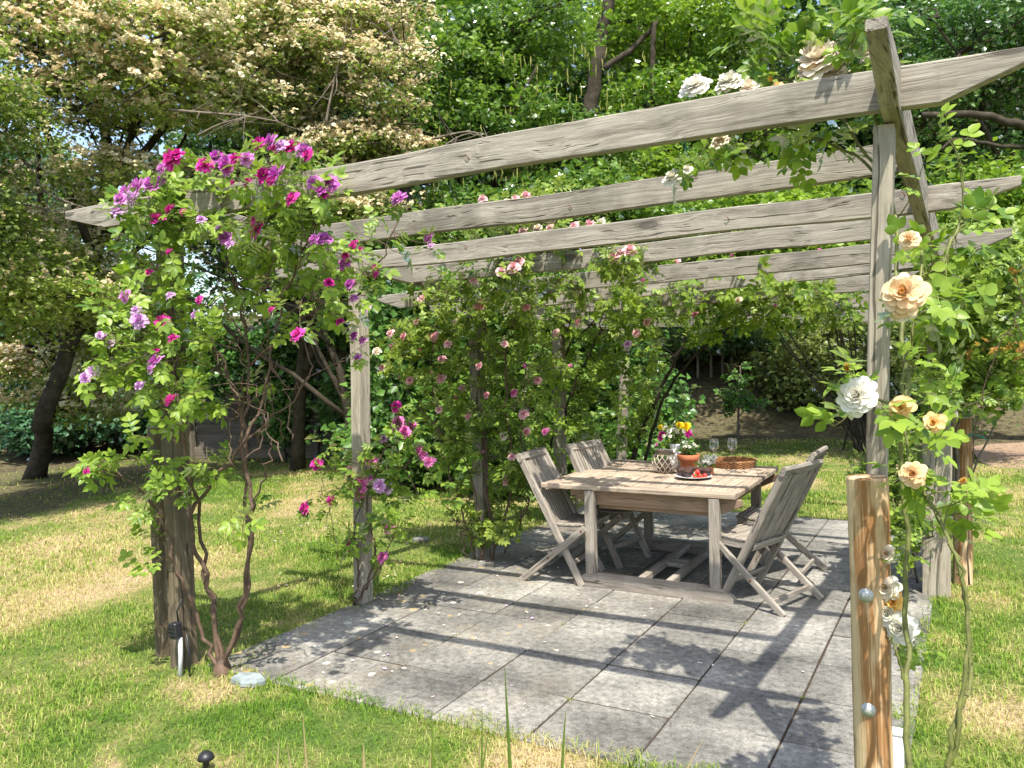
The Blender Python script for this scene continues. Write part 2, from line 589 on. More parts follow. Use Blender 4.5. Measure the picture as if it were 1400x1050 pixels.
def m_slab():
    t = NT('concrete paving')
    o = t.obj()
    rnd = t.n('NewGeometry').outputs['Random Per Island']
    n1 = t.noise(o, 1.6, 5, .62)
    n2 = t.noise(o, 26, 6, .75)
    n3 = t.noise(o, 130, 3, .7)
    base = t.ramp(n1, [(.32, (.088, .085, .075)), (.5, (.178, .170, .149)), (.68, (.29, .275, .238))])
    sp = t.ramp(n2, [(.34, .52), (.5, 1.0), (.66, 1.4)])
    c = t.mix(1, base, sp, 'MULTIPLY')
    c = t.mix(1, c, t.ramp(n3, [(.3, .7), (.7, 1.3)]), 'MULTIPLY')
    # lichen: pale and ochre rosettes, thicker towards the left hand side
    vo = t.n('TexVoronoi', {'Vector': o, 'Scale': 6.5, 'Randomness': 1.0})
    sx = t.n('SeparateXYZ', {0: o}).outputs['X']
    msk = t.ramp(t.math('MULTIPLY', sx, -.25), [(.28, .0), (.9, .16)])
    lim = t.math('ADD', t.math('MULTIPLY', t.noise(o, 30, 3, .6), .12), msk)
    spot = t.math('LESS_THAN', vo.outputs['Distance'], t.math('SUBTRACT', lim, .03))
    lc = t.ramp(vo.outputs['Color'], [(.25, (.52, .50, .44)), (.5, (.42, .30, .13)), (.8, (.30, .26, .16))], 'CONSTANT')
    c = t.mix(t.math('MULTIPLY', spot, .6), c, lc)
    och = t.ramp(t.noise(o, 2.3, 4, .7), [(.5, 0), (.7, .42)])
    c = t.mix(t.math('MULTIPLY', och, t.math('MULTIPLY', msk, 5.0)), c, (.30, .225, .115))
    v = t.n('HueSaturation', {'Color': c, 'Value': t.math('ADD', t.math('MULTIPLY', rnd, .34), .83)})
    return t.principled(v.outputs[0], .9, t.bump(t.math('ADD', n2, t.math('MULTIPLY', n3, .5)), .5, .004), Specular_IOR_Level=.2)


M['slab'] = m_slab()


def grass_mask(t, pos):
    """0 lush .. 1 dry straw, by place"""
    a = t.noise(t.map(pos, (1, 1, 0)), .75, 4, .65)
    b = t.noise(t.map(pos, (1, 1, 0), (13, 5, 0)), 4.5, 3, .6)
    k = t.math('ADD', t.math('MULTIPLY', a, .75), t.math('MULTIPLY', b, .3))
    for (u, v, r, amt) in DRY:
        p = gp(u, v)
        d = t.n('VectorMath', {0: pos, 1: (float(p[0]), float(p[1]), 0)}, operation='DISTANCE').outputs['Value']
        d = t.math('ADD', d, t.math('MULTIPLY', t.math('SUBTRACT', b, .5), r * 1.6))
        k = t.math('ADD', k, t.math('MULTIPLY', t.ramp(t.math('DIVIDE', d, r), [(.25, 1), (1, 0)]), amt))
    return k


DRY = [(60, 815, .9, .14), (110, 742, 1.2, .10), (30, 760, 1.0, .08), (250, 765, .6, .08), (1040, 656, .8, .25), (270, 945, .35, .15), (1370, 975, .4, .16), (640, 690, .9, .1), (390, 690, .8, .12), (720, 1045, .3, .2), (190, 985, .75, -.13), (330, 1000, .6, -.08), (1330, 900, .5, -.08)]


def m_lawn():
    t = NT('lawn soil and thatch')
    o = t.obj()
    k = grass_mask(t, o)
    fine = t.noise(o, 55, 5, .7)
    col = t.ramp(k, [(.42, (.09, .15, .03)), (.53, (.17, .20, .055)), (.62, (.34, .275, .13)), (.72, (.46, .35, .215))])
    col = t.mix(1, col, t.ramp(fine, [(.3, .5), (.7, 1.4)]), 'MULTIPLY')
    # leaf litter under the trees and on the bank
    sep = t.n('SeparateXYZ', {0: o})
    d = t.n('VectorMath', {0: o}, operation='LENGTH').outputs['Value']
    dd = t.math('ADD', d, t.math('MULTIPLY', t.noise(o, .5, 3, .6), 4.0))
    side = t.math('ADD', t.math('ADD', sep.outputs['X'], t.math('MULTIPLY', t.math('SUBTRACT', sep.outputs['Y'], 6.0), .25)), t.math('MULTIPLY', t.noise(o, .9, 4, .7), 2.4))
    lit = t.math('MAXIMUM', t.ramp(t.math('MULTIPLY', dd, .04), [(.60, 0), (.72, 1)]), t.math('MULTIPLY', t.math('LESS_THAN', side, -8.0), .85))
    lf = t.ramp(t.noise(o, 9, 6, .8), [(.3, (.03, .03, .015)), (.46, (.075, .065, .036)), (.55, (.17, .135, .08)), (.60, (.055, .085, .024)), (.75, (.10, .15, .04))])
    col = t.mix(lit, col, lf)
    return t.principled(col, 1, t.bump(t.noise(o, 40, 5, .8), 1, .02), Specular_IOR_Level=.1)


M['lawn'] = m_lawn()


def m_blade():
    t = NT('grass blade')
    o = t.obj()
    k = grass_mask(t, o)
    rnd = t.n('NewGeometry').outputs['Random Per Island']
    kk = t.math('ADD', k, t.math('MULTIPLY', t.math('SUBTRACT', rnd, .5), .26))
    col = t.ramp(kk, [(.38, (.10, .20, .025)), (.52, (.23, .33, .055)), (.63, (.42, .40, .15)), (.75, (.57, .46, .27))])
    dif = t.n('BsdfDiffuse', {'Color': col})
    tr = t.n('BsdfTranslucent', {'Color': t.mix(1, col, (1.3, 1.3, .8), 'MULTIPLY')})
    mx = t.n('MixShader', {0: .35, 1: dif.outputs[0], 2: tr.outputs[0]})
    t.set(t.out.inputs[0], mx)
    return t.m


M['blade'] = m_blade()
M['blade_tall'] = m_leaf('tall grass blade', (.10, .16, .03), (.18, .24, .05), .35, .3, 2)
M['blade_dry'] = m_leaf('dry grass blade', (.30, .22, .11), (.48, .38, .2), .3, .2, 2, (1, 1, .8))


def m_path():
    t = NT('bark path')
    o = t.obj()
    n = t.noise(o, 18, 6, .8)
    col = t.ramp(n, [(.3, (.13, .085, .055)), (.5, (.30, .21, .14)), (.7, (.46, .34, .24))])
    return t.principled(col, 1, t.bump(n, 1, .02), Specular_IOR_Level=.1)


M['path'] = m_path()
# ------------------------------------------------------------------ timber pieces
def frame(p0, p1, up=(0, 0, 1)):
    x = Vector(p1) - Vector(p0)
    L = x.length
    x.normalize()
    u = Vector(up)
    y = u.cross(x)
    if y.length < 1e-4: y = Vector((0, 1, 0)).cross(x)
    y.normalize()
    z = x.cross(y)
    W = Matrix.Identity(4)
    for i in range(3):
        W[i][0], W[i][1], W[i][2], W[i][3] = x[i], y[i], z[i], p0[i]
    return W, L


def timber_mesh(L, w, h, cut0=0, cut1=0, nose=.04, ch=.004, warp=.003, seg=14, seed=0, round0=0, round1=0):
    """beam from x=0 to L, width y, height z centred; cut = length of the slanted underside at an end"""
    rg = random.Random(seed)
    xs = sorted(set([0, L] + [L * i / seg for i in range(1, seg)] + ([cut0] if cut0 else []) + ([L - cut1] if cut1 else [])))
    ph = [rg.uniform(0, 6.3) for _ in range(4)]
    vs, fs = [], []
    for x in xs:
        lo, hi = -h / 2, h / 2
        if cut0 and x < cut0: lo += (h - nose) * (1 - x / cut0)
        if cut1 and x > L - cut1: lo += (h - nose) * (1 - (L - x) / cut1)
        dz = warp * (math.sin(ph[0] + x * 2.1) + .5 * math.sin(ph[1] + x * 5.3))
        dy = warp * (math.sin(ph[2] + x * 1.7) + .4 * math.sin(ph[3] + x * 6.1))
        e = lambda: rg.uniform(-.15, .15) * warp
        a = w / 2
        c = ch
        prof = [(-a + c, lo), (a - c, lo), (a, lo + c), (a, hi - c), (a - c, hi), (-a + c, hi), (-a, hi - c), (-a, lo + c)]
        vs += [(x, y + dy + e(), z + dz + e()) for y, z in prof]
    k = len(xs)
    for i in range(k - 1):
        for j in range(8):
            a, b = i * 8 + j, i * 8 + (j + 1) % 8
            fs.append((a, b, b + 8, a + 8)[::-1])
    fs.append(tuple(range(8)))
    fs.append(tuple((k - 1) * 8 + j for j in range(8))[::-1])
    return vs, [f[::-1] for f in fs]


def timber(name, p0, p1, w, h, m, parent=None, up=(0, 0, 1), seed=None, **kw):
    W, L = frame(p0, p1, up)
    vs, fs = timber_mesh(L, w, h, seed=seed if seed is not None else random.randint(0, 9999), **kw)
    b = MB().add(vs, fs)
    return b.build(name, m, parent, False, W)


def round_pole(name, p0, p1, r, m, parent=None, r1=None, n=20, label=None):
    """round stake along local z"""
    L = (Vector(p1) - Vector(p0)).length
    W, _ = frame(p0, p1, (0, 1, 0))
    Wz = W @ Matrix(((0, 0, 1, 0), (0, 1, 0, 0), (-1, 0, 0, 0), (0, 0, 0, 1)))   # local z along the pole
    rg = random.Random(int(r * 1e5 + L * 100))
    r1 = r1 or r
    vs, fs = [], []
    k = 22
    ph = [rg.uniform(0, 6.3) for _ in range(5)]
    for i in range(k + 1):
        z = L * i / k
        rr = r + (r1 - r) * i / k
        for j in range(n):
            a = 2 * PI * j / n
            q = rr * (1 + .012 * math.sin(2 * a + ph[0] + z * 3) + .01 * math.sin(5 * a + ph[1] + z * 7))
            vs.append((q * math.cos(a) + .004 * math.sin(z * 3 + ph[2]), q * math.sin(a) + .003 * math.sin(z * 4 + ph[3]), z))
    for i in range(k):
        for j in range(n):
            fs.append((i * n + j, i * n + (j + 1) % n, (i + 1) * n + (j + 1) % n, (i + 1) * n + j))
    b = len(vs)
    vs += [((r1 * .94) * math.cos(2 * PI * j / n), (r1 * .94) * math.sin(2 * PI * j / n), L + .004) for j in range(n)]
    fs += [(k * n + j, k * n + (j + 1) % n, b + (j + 1) % n, b + j) for j in range(n)]
    fs.append(tuple(b + j for j in range(n)))
    o = MB().add(vs, fs).build(name, m, parent, False, Wz)
    return tag(o, label)


# ------------------------------------------------------------------ flowers
def rosette(name, mats, rings, seed=0, cup=.5, nu=4, nv=3, ruf=.05):
    """double rose facing +z, radius about 1; rings: (count, inner r, length, tilt deg, half width)"""
    rg = random.Random(seed)
    vs, fs, mi = [], [], []
    for ri, (cnt, r0, ln, tilt, wd) in enumerate(rings):
        off = rg.uniform(0, 6.3)
        for k in range(cnt):
            a = off + 2 * PI * (k + rg.uniform(-.28, .28)) / cnt
            tl = R(tilt + rg.uniform(-7, 7))
            l, w = ln * rg.uniform(.82, 1.12), wd * rg.uniform(.85, 1.15)
            b = len(vs)
            ph = rg.uniform(0, 6.3)
            tw = rg.uniform(-.15, .15)
            for i in range(nu):
                t = i / (nu - 1)
                wi = w * (.30 + .70 * math.sin(min(1, t * 1.25) * PI / 2)) * (1 if t < .72 else 1 - (t - .72) * 1.35)
                bend = cup * t * t * l * (-.34 if tilt < 30 else .22)
                for q in range(nv):
                    j = 2 * q / (nv - 1) - 1
                    tt = t - .10 * j * j * t
                    rr = r0 + l * tt * math.cos(tl) - bend * math.sin(tl) * (1 if tilt > 30 else 0)
                    z = l * tt * math.sin(tl) + bend + .30 * w * j * j * (1 if tilt > 15 else .25) + ruf * t * math.sin(ph + 4.5 * j) + tw * w * j * t
                    s = wi * j
                    vs.append((rr * math.cos(a) - s * math.sin(a), rr * math.sin(a) + s * math.cos(a), z + .025 * ri))
            for i in range(nu - 1):
                for j in range(nv - 1):
                    fs.append((b + i * nv + j, b + i * nv + j + 1, b + (i + 1) * nv + j + 1, b + (i + 1) * nv + j))
                    mi.append(0 if ri < len(rings) - 2 or len(mats) == 1 else 1)
    me = bpy.data.meshes.new(name)
    me.from_pydata(vs, [], fs)
    for m in mats: me.materials.append(m)
    me.polygons.foreach_set('material_index', mi)
    me.polygons.foreach_set('use_smooth', [True] * len(fs))
    me.update()
    return me


RG_POM = [(11, .14, .80, -4, .22), (11, .12, .74, 14, .21), (10, .08, .66, 32, .19), (9, .05, .56, 50, .17), (8, .02, .46, 66, .14), (6, .0, .38, 82, .11)]
RG_CUP = [(9, .12, .86, -6, .36), (10, .12, .80, 10, .33), (10, .10, .72, 26, .28), (8, .07, .64, 44, .22), (8, .05, .56, 60, .18), (7, .02, .46, 74, .15), (5, .0, .4, 84, .11)]
RG_OPEN = [(6, .10, .88, 0, .42), (6, .08, .80, 20, .36), (6, .05, .66, 44, .28), (5, .02, .5, 66, .2), (4, 0, .4, 80, .14)]
RG_BUD = [(4, .02, .95, 62, .34), (4, .0, .9, 76, .28), (3, 0, .8, 84, .2)]
FL = {}
for key, mats, rings, hi in (('P', ['purple'], RG_POM, 0), ('M', ['magenta'], RG_POM, 0), ('L', ['lilac'], RG_POM, 0), ('K', ['pink_strong'], RG_POM, 0),
                             ('R', ['pink'], RG_CUP, 0), ('W', ['white'], RG_CUP, 1), ('C', ['cream', 'peach'], RG_CUP, 1), ('A', ['peach', 'apricot'], RG_CUP, 1),
                             ('Y', ['yellow'], RG_OPEN, 1), ('O', ['apricot', 'yellow'], RG_OPEN, 1), ('b', ['pink_strong'], RG_BUD, 0), ('y', ['yellow'], RG_BUD, 0), ('w', ['white'], RG_OPEN, 0), ('S', ['sun_yellow'], RG_POM, 0)):
    FL[key] = [rosette('flower', [M[x] for x in mats], rings, ord(key) * 3 + i, .5, 6 if hi else 4, 5 if hi else 3, .035 if hi else .05) for i in range(2)]


def flower(parent, pos, kind, size, face=None, rg=random):
    """one bloom of diameter size, facing roughly up and outward"""
    me = FL[kind][rg.randint(0, 1)]
    f = Vector(face if face is not None else (rg.uniform(-.8, .6), -1 + rg.uniform(-.3, .5), rg.uniform(.3, 1.3))).normalized()
    q = f.to_track_quat('Z', 'Y') @ Quaternion((0, 0, 1), rg.uniform(0, 6.3))
    s = size / 2 / .95
    W = Matrix.Translation([float(a) for a in pos]) @ q.to_matrix().to_4x4() @ Matrix.Diagonal((s, s, s * rg.uniform(.8, 1.0), 1))
    return link('flower', me, None, parent, W)


# ------------------------------------------------------------------ climbing plants
T_COMP = [t_compound(2), t_compound(2, .31), t_compound(3, .25)]


class Plant:
    def __init__(s, name, label, cat, base, group=None, seed=1):
        s.root = thing(name, label, cat, base, 0, group)
        s.rng = np.random.default_rng(seed)
        s.rg = random.Random(seed)
        s.canes = MB()
        s.nodes = []                          # cane points the shoots may leave from
        s.lp, s.la, s.ln, s.ls = [], [], [], []
        s.thorns = MB()

    def cane(s, pts, r0, r1, k=7, n=7, node_from=.35, jit=.01):
        P = smooth_path(pts, k)
        P = [p + (s.rng.normal(0, jit, 3) if 0 < i < len(P) - 1 else 0) for i, p in enumerate(P)]
        rad = [r0 + (r1 - r0) * i / (len(P) - 1) for i in range(len(P))]
        s.canes.tube(P, rad, n)
        s.nodes += P[int(len(P) * node_from):]
        for i in range(0, len(P) - 1):
            if s.rg.random() < .55:
                d = s.rng.normal(size=3); d /= np.linalg.norm(d)
                p = P[i] + d * rad[i]
                s.canes.tube([p, p + d * .012], [.003, .0006], 4, False)

    def shoot(s, target, r=.003, leaves=8, size=.09, src=None, frac=.35, droop=.12, leafr=.5):
        target = np.asarray(target, float)
        if src is None:
            N = np.asarray(s.nodes)
            d = np.linalg.norm(N - target, axis=1) + s.rng.uniform(0, .25, len(N))
            src = N[d.argmin()]
        mid = (src + target) / 2 + np.array([0, 0, droop * s.rng.uniform(-.2, 1.2) * np.linalg.norm(target - src)]) + s.rng.normal(0, .04, 3)
        P = bez(src, mid, target, 8)
        s.canes.tube(P, [r * (1 - .6 * i / 7) for i in range(8)], 5, False)
        L = len(P)
        for i in range(leaves):
            t = 1 - (1 - frac) * (i / max(1, leaves)) ** 1.0
            p = (1 - t) ** 2 * src + 2 * t * (1 - t) * mid + t * t * target
            tan = 2 * (1 - t) * (mid - src) + 2 * t * (target - mid)
            tan /= np.linalg.norm(tan) + 1e-9
            out = s.rng.normal(size=3)
            out -= tan * (out @ tan)
            out /= np.linalg.norm(out) + 1e-9
            a = tan * .45 + out * .9 + np.array([0, 0, .1])
            nrm = np.array([.18, -.28, 1.0]) + s.rng.normal(0, leafr, 3)
            s.lp.append(p); s.la.append(a); s.ln.append(nrm)
            s.ls.append(size * s.rng.uniform(.65, 1.2))

    def blob(s, c, rad, n, leaves=8, size=.09, r=.003, **kw):
        c, rad = np.asarray(c, float), np.asarray(rad, float)
        for _ in range(n):
            q = rnd_dirs(1, s.rng)[0] * s.rng.uniform(.2, 1) ** .5
            s.shoot(c + q * rad, r, leaves, size, **kw)

    def finish(s, leaf='leaf_rose', cane='cane', tmpl=None, extra=None):
        s.canes.build('stems', M[cane], s.root, True)
        if s.lp:
            tm = tmpl or T_COMP
            n = len(s.lp)
            idx = s.rng.integers(0, len(tm), n)
            P, A, N, S = map(np.asarray, (s.lp, s.la, s.ln, s.ls))
            mats = leaf if isinstance(leaf, (list, tuple)) else [leaf]
            # one foliage mesh: bake per template and join
            V, G = [], {}
            off = 0
            for k in range(len(tm)):
                sel = np.where(idx == k)[0]
                if not len(sel): continue
                me = scatter('tmp', tm[k], P[sel], A[sel], N[sel], S[sel])
                co = np.empty(len(me.vertices) * 3, np.float32); me.vertices.foreach_get('co', co)
                li = np.empty(len(me.loops), np.int32); me.loops.foreach_get('vertex_index', li)
                ls = np.empty(len(me.polygons), np.int32); me.polygons.foreach_get('loop_total', ls)
                st = np.empty(len(me.polygons), np.int32); me.polygons.foreach_get('loop_start', st)
                for w in np.unique(ls):
                    ss = st[ls == w]
                    G.setdefault(int(w), []).append(li[ss[:, None] + np.arange(w)[None]] + off)
                V.append(co.reshape(-1, 3)); off += len(me.vertices)
                bpy.data.meshes.remove(me)
            me = np_mesh('foliage', np.concatenate(V), [np.concatenate(G[w]) for w in G])
            for m in mats: me.materials.append(M[m])
            if len(mats) > 1:
                # whole compound leaves would need ids; patches of faces share a tint instead
                npoly = len(me.polygons)
                mi = (np.random.default_rng(3).random(npoly // 26 + 1) > .72).astype(np.int32)
                me.polygons.foreach_set('material_index', np.repeat(mi, 26)[:npoly])
            link('foliage', me, None, s.root)
        return s.root


# ------------------------------------------------------------------ trees
T_DIA = t_diamond(.34, .12)
T_DIA_W = t_diamond(.42, .15)


def leaf_cloud(centers, rads, n_per, size, rng, up=.6, flat=.55):
    """leaf clumps: positions, axes, normals, sizes"""
    C = np.repeat(centers, n_per, axis=0)
    RR = np.repeat(rads, n_per)
    n = len(C)
    q = rng.normal(0, .5, (n, 3))
    q[:, 2] *= flat
    P = C + q * RR[:, None]
    out = q / (np.linalg.norm(q, axis=1, keepdims=True) + 1e-6)
    A = rng.normal(size=(n, 3)) + out * .8
    A[:, 2] = A[:, 2] * .5 - .25
    N = rng.normal(0, .55, (n, 3)) + out * .35
    N[:, 2] += up
    S = size * rng.uniform(.6, 1.25, n)
    return P, A, N, S


def tree(name, label, base, blobs, leaf, size=.09, clumps=500, per=70, clump_r=.32, trunk_r=.14, bark='bark', group=None, seed=1,
         blossom=None, blossom_n=0, blossom_size=.09, lean=(0, 0), limbs=7, cat='tree', twigs=True, flat=.55, low=.25, bare=0, tmpl=None, extra=(), dead=()):
    """blobs: list of (centre, radii) ellipsoids that make up the crown"""
    rng = np.random.default_rng(seed)
    base = np.asarray(base, float)
    root = thing(name, label, cat, base, 0, group)
    vol = np.array([np.prod(r) ** .75 for c, r in blobs])
    which = rng.choice(len(blobs), clumps, p=vol / vol.sum())
    q = rnd_dirs(clumps, rng) * (rng.uniform(.12, 1, clumps) ** .45)[:, None]
    BC = np.array([c for c, r in blobs], float)
    BR = np.array([r for c, r in blobs], float)
    Cc = BC[which] + q * BR[which]
    rads = clump_r * rng.uniform(.55, 1.35, clumps)
    P, A, N, S = leaf_cloud(Cc, rads, per, size, rng, flat=flat)
    link('crown', scatter('crown', tmpl or T_DIA, P, A, N, S), M[leaf], root)
    if blossom:
        # blossom heads sit on the outer, upper side of the clumps
        k = rng.choice(clumps, blossom_n, p=(q[:, 2] + 1.3) / (q[:, 2] + 1.3).sum())
        off = rng.normal(0, .5, (blossom_n, 3)); off[:, 2] = np.abs(off[:, 2]) * .55 + .08
        Pb = Cc[k] + off * rads[k][:, None]
        Nb = rng.normal(0, .4, (blossom_n, 3)) + np.array([.1, -.3, 1])
        Ab = np.cross(Nb, rng.normal(size=(blossom_n, 3)))
        link('blossom', scatter('blossom', t_corymb(7, seed), Pb, Ab, Nb, blossom_size * rng.uniform(.6, 1.3, blossom_n)), M[blossom], root)
    # trunk and limbs
    b = MB()
    top = np.average(BC, axis=0, weights=vol)
    top = top + np.array([0, 0, .3 * BR[:, 2].max()])
    fork = base + (top - base) * low
    tp = bez(base - np.array([0, 0, .15]), (base + top) / 2 + np.array([lean[0], lean[1], 0]), top, 14)
    tr = [trunk_r * (1.25 if i == 0 else 1 - .85 * i / 13) for i in range(14)]
    b.tube(tp + rng.normal(0, trunk_r * .18, tp.shape) * np.array([1, 1, 0]), tr, 9)
    ends = []
    lsel = rng.choice(clumps, limbs, replace=False)
    for e in lsel:
        i = int(rng.integers(int(13 * low), 11))
        s0 = tp[i]
        e1 = Cc[e]
        mid = (s0 + e1) / 2 + rng.normal(0, .25, 3) + np.array([0, 0, .25])
        pp = bez(s0, mid, e1, 10) + rng.normal(0, .03, (10, 3))
        b.tube(pp, [tr[i] * .6 * (1 - .85 * j / 9) for j in range(10)], 7)
        ends.append(pp)
    if twigs:
        EP = np.concatenate(ends + [tp[6:]])
        for j in rng.choice(clumps, min(clumps, 150), replace=False):
            d = np.linalg.norm(EP - Cc[j], axis=1)
            s0 = EP[d.argmin()]
            mid = (s0 + Cc[j]) / 2 + rng.normal(0, .12, 3)
            b.tube(bez(s0, mid, Cc[j], 6), [.018 * max(.4, trunk_r / .14) * (1 - .8 * t / 5) for t in range(6)], 4, False)
    for j in range(bare):
        e = Cc[rng.integers(0, clumps)]
        d = rng.normal(size=3); d[1] = -abs(d[1]); d /= np.linalg.norm(d)
        p2 = e + d * rng.uniform(.5, 1.0)
        b.tube(bez(e, (e + p2) / 2 + rng.normal(0, .1, 3), p2, 6), [.012, .01, .008, .006, .004, .002], 4, False)
    for pp, r0, r1 in extra:
        P = smooth_path(pp, 6)
        P = [p + rng.normal(0, r0 * .12, 3) for p in P]
        b.tube(P, [r0 + (r1 - r0) * i / (len(P) - 1) for i in range(len(P))], 9)
    b.build('trunk', M[bark], root, True)
    if dead:
        for pp, r0, r1 in dead:
            b = MB()
            P = smooth_path(pp, 6)
            b.tube(P, [r0 + (r1 - r0) * i / (len(P) - 1) for i in range(len(P))], 6)
            for _ in range(int(len(P) * .8)):
                i = int(rng.integers(2, len(P)))
                e = P[i] + rng.normal(0, .22, 3)
                b.tube(bez(P[i], (P[i] + e) / 2 + rng.normal(0, .05, 3), e, 5), [r1 * .9, r1 * .7, r1 * .5, r1 * .4, r1 * .3], 4, False)
            b.build('dead_branch', M['bark_pale'], root, True)
    return root


def eb(u, v, d, ru, rv, rd=None):
    """crown ellipsoid seen at pixel (u, v) at depth d, ru x rv px, real thickness rd"""
    k = d / F
    rx = ru * k
    return (dp(u, v, d), (rx, rd if rd else rx * .8, rv * k))
# ------------------------------------------------------------------ light, sky, camera
make_camera()
sd = Vector((.305, -.43, 1)).normalized()
w = bpy.data.worlds.new('World')
SC.world = w
w.use_nodes = True
nt = w.node_tree
sky = nt.nodes.new('ShaderNodeTexSky')
sky.sky_type = 'NISHITA'
sky.sun_disc = False
sky.sun_elevation = math.asin(sd.z)
sky.sun_rotation = math.atan2(sd.x, sd.y)
sky.dust_density = 2.0
sky.ozone_density = .4
nt.nodes['Background'].inputs['Strength'].default_value = .15
nt.links.new(sky.outputs[0], nt.nodes['Background'].inputs['Color'])
ld = bpy.data.lights.new('sun', 'SUN')
ld.energy = 4.0
ld.angle = R(.55)
ld.color = (1, .95, .86)
lo = bpy.data.objects.new('sun', ld)
COL.objects.link(lo)
lo.rotation_euler = sd.to_track_quat('Z', 'Y').to_euler()
SC.view_settings.view_transform = 'Standard'
SC.view_settings.look = 'None'
SC.view_settings.exposure = 1.1
SC.view_settings.gamma = 1
SC.render.engine = 'CYCLES'
SC.cycles.max_bounces = 8
SC.cycles.diffuse_bounces = 4
SC.cycles.transmission_bounces = 8
SC.cycles.transparent_max_bounces = 8
SC.cycles.use_denoising = True
SC.cycles.denoiser = 'OPENIMAGEDENOISE'

# ------------------------------------------------------------------ ground
CX0, CW, RY0, RW = -2.698, .4966, 3.60, .488             # patio joint grid
PX0, PX1 = CX0 - 2 * CW, CX0 + 5 * CW
PY0, PY1 = RY0 - RW, RY0 + 10 * RW


def hill(x, y):
    d = np.hypot(x, y)
    e = np.clip(d - 16.3, 0, None)
    z = 4.2 * (1 - np.exp(-e * .085)) * np.clip(e / 2.2, 0, 1)
    return z + .05 * np.sin(x * .9 + 1) * np.sin(y * .7) * np.clip((d - 9) / 4, 0, 1)


def lawn():
    g = np.concatenate([-np.geomspace(160, 30, 14)[:-1], np.linspace(-30, 30, 121), np.geomspace(30, 160, 14)[1:]])
    n = len(g)
    X, Y = np.meshgrid(g, g, indexing='ij')
    Z = hill(X, Y)
    Z = Z - .012
    V = np.stack([X, Y, Z], -1).reshape(-1, 3)
    i, j = np.meshgrid(np.arange(n - 1), np.arange(n - 1), indexing='ij')
    a = (i * n + j).ravel()
    me = np_mesh('lawn', V, [np.stack([a, a + n, a + n + 1, a + 1], 1)], True)
    o = link('lawn', me, M['lawn'])
    return tag(o, kind='structure')


lawn()

pts = [gp(u, v) for u, v in ((1326, 612), (1345, 608), (1420, 604), (1520, 604), (1620, 640), (1560, 700), (1470, 680), (1412, 662), (1372, 646), (1340, 632))]
mb = MB()
mb.add([(p[0], p[1], .006) for p in pts] + [(np.mean([p[0] for p in pts]), np.mean([p[1] for p in pts]), .02)], [(i, (i + 1) % len(pts), len(pts)) for i in range(len(pts))])
tag(mb.build('path', M['path']), kind='structure')

# patio: bed and slabs
mb = MB()
mb.box(((PX0 + PX1) / 2, (PY0 + PY1) / 2, -.035), (PX1 - PX0 - .02, PY1 - PY0 - .02, .056))
tag(mb.build('patio_bed', M['soil']), kind='structure')
mb = MB()
rg = random.Random(5)
for c in range(-2, 5):
    for r in range(-1, 10):
        x, y = CX0 + (c + .5) * CW, RY0 + (r + .5) * RW
        gx, gy = rg.uniform(.006, .012), rg.uniform(.010, .017)
        th = .05
        a = Matrix.Translation((x, y, -.024 + rg.uniform(-.003, .003))) @ Matrix.Rotation(rg.uniform(-.006, .006), 4, 'Z') @ Matrix.Rotation(rg.uniform(-.004, .004), 4, 'X')
        mb.box((0, 0, 0), (CW - gx, RW - gy, th), a, .005)
tag(mb.build('patio', M['slab']), kind='structure')


# ------------------------------------------------------------------ grass
def in_patio(x, y, mrg):
    wob = .07 * np.sin(x * 7.3) * np.sin(y * 5.1) + .05 * np.sin(x * 17 + y * 13) + .02
    return (x > PX0 + mrg + wob + .03) & (x < PX1 - mrg + wob) & (y > PY0 + mrg + wob) & (y < PY1 - .02)


def visible(x, y, pad=220):
    R_, U_, C_ = ray(701, 525) - ray(700, 525), ray(700, 524) - ray(700, 525), ray(700, 525)
    n = lambda a: a / np.linalg.norm(a)
    R_, U_, C_ = n(R_), n(U_), n(C_)
    zz = -CAM_H
    d = x * C_[0] + y * C_[1] + zz * C_[2]
    u = 700 + F * (x * R_[0] + y * R_[1] + zz * R_[2]) / np.maximum(d, .01)
    v = 525 - F * (x * U_[0] + y * U_[1] + zz * U_[2]) / np.maximum(d, .01)
    return (d > .3) & (u > -pad * 3) & (u < 1400 + pad * 3) & (v < 1050 + 240)


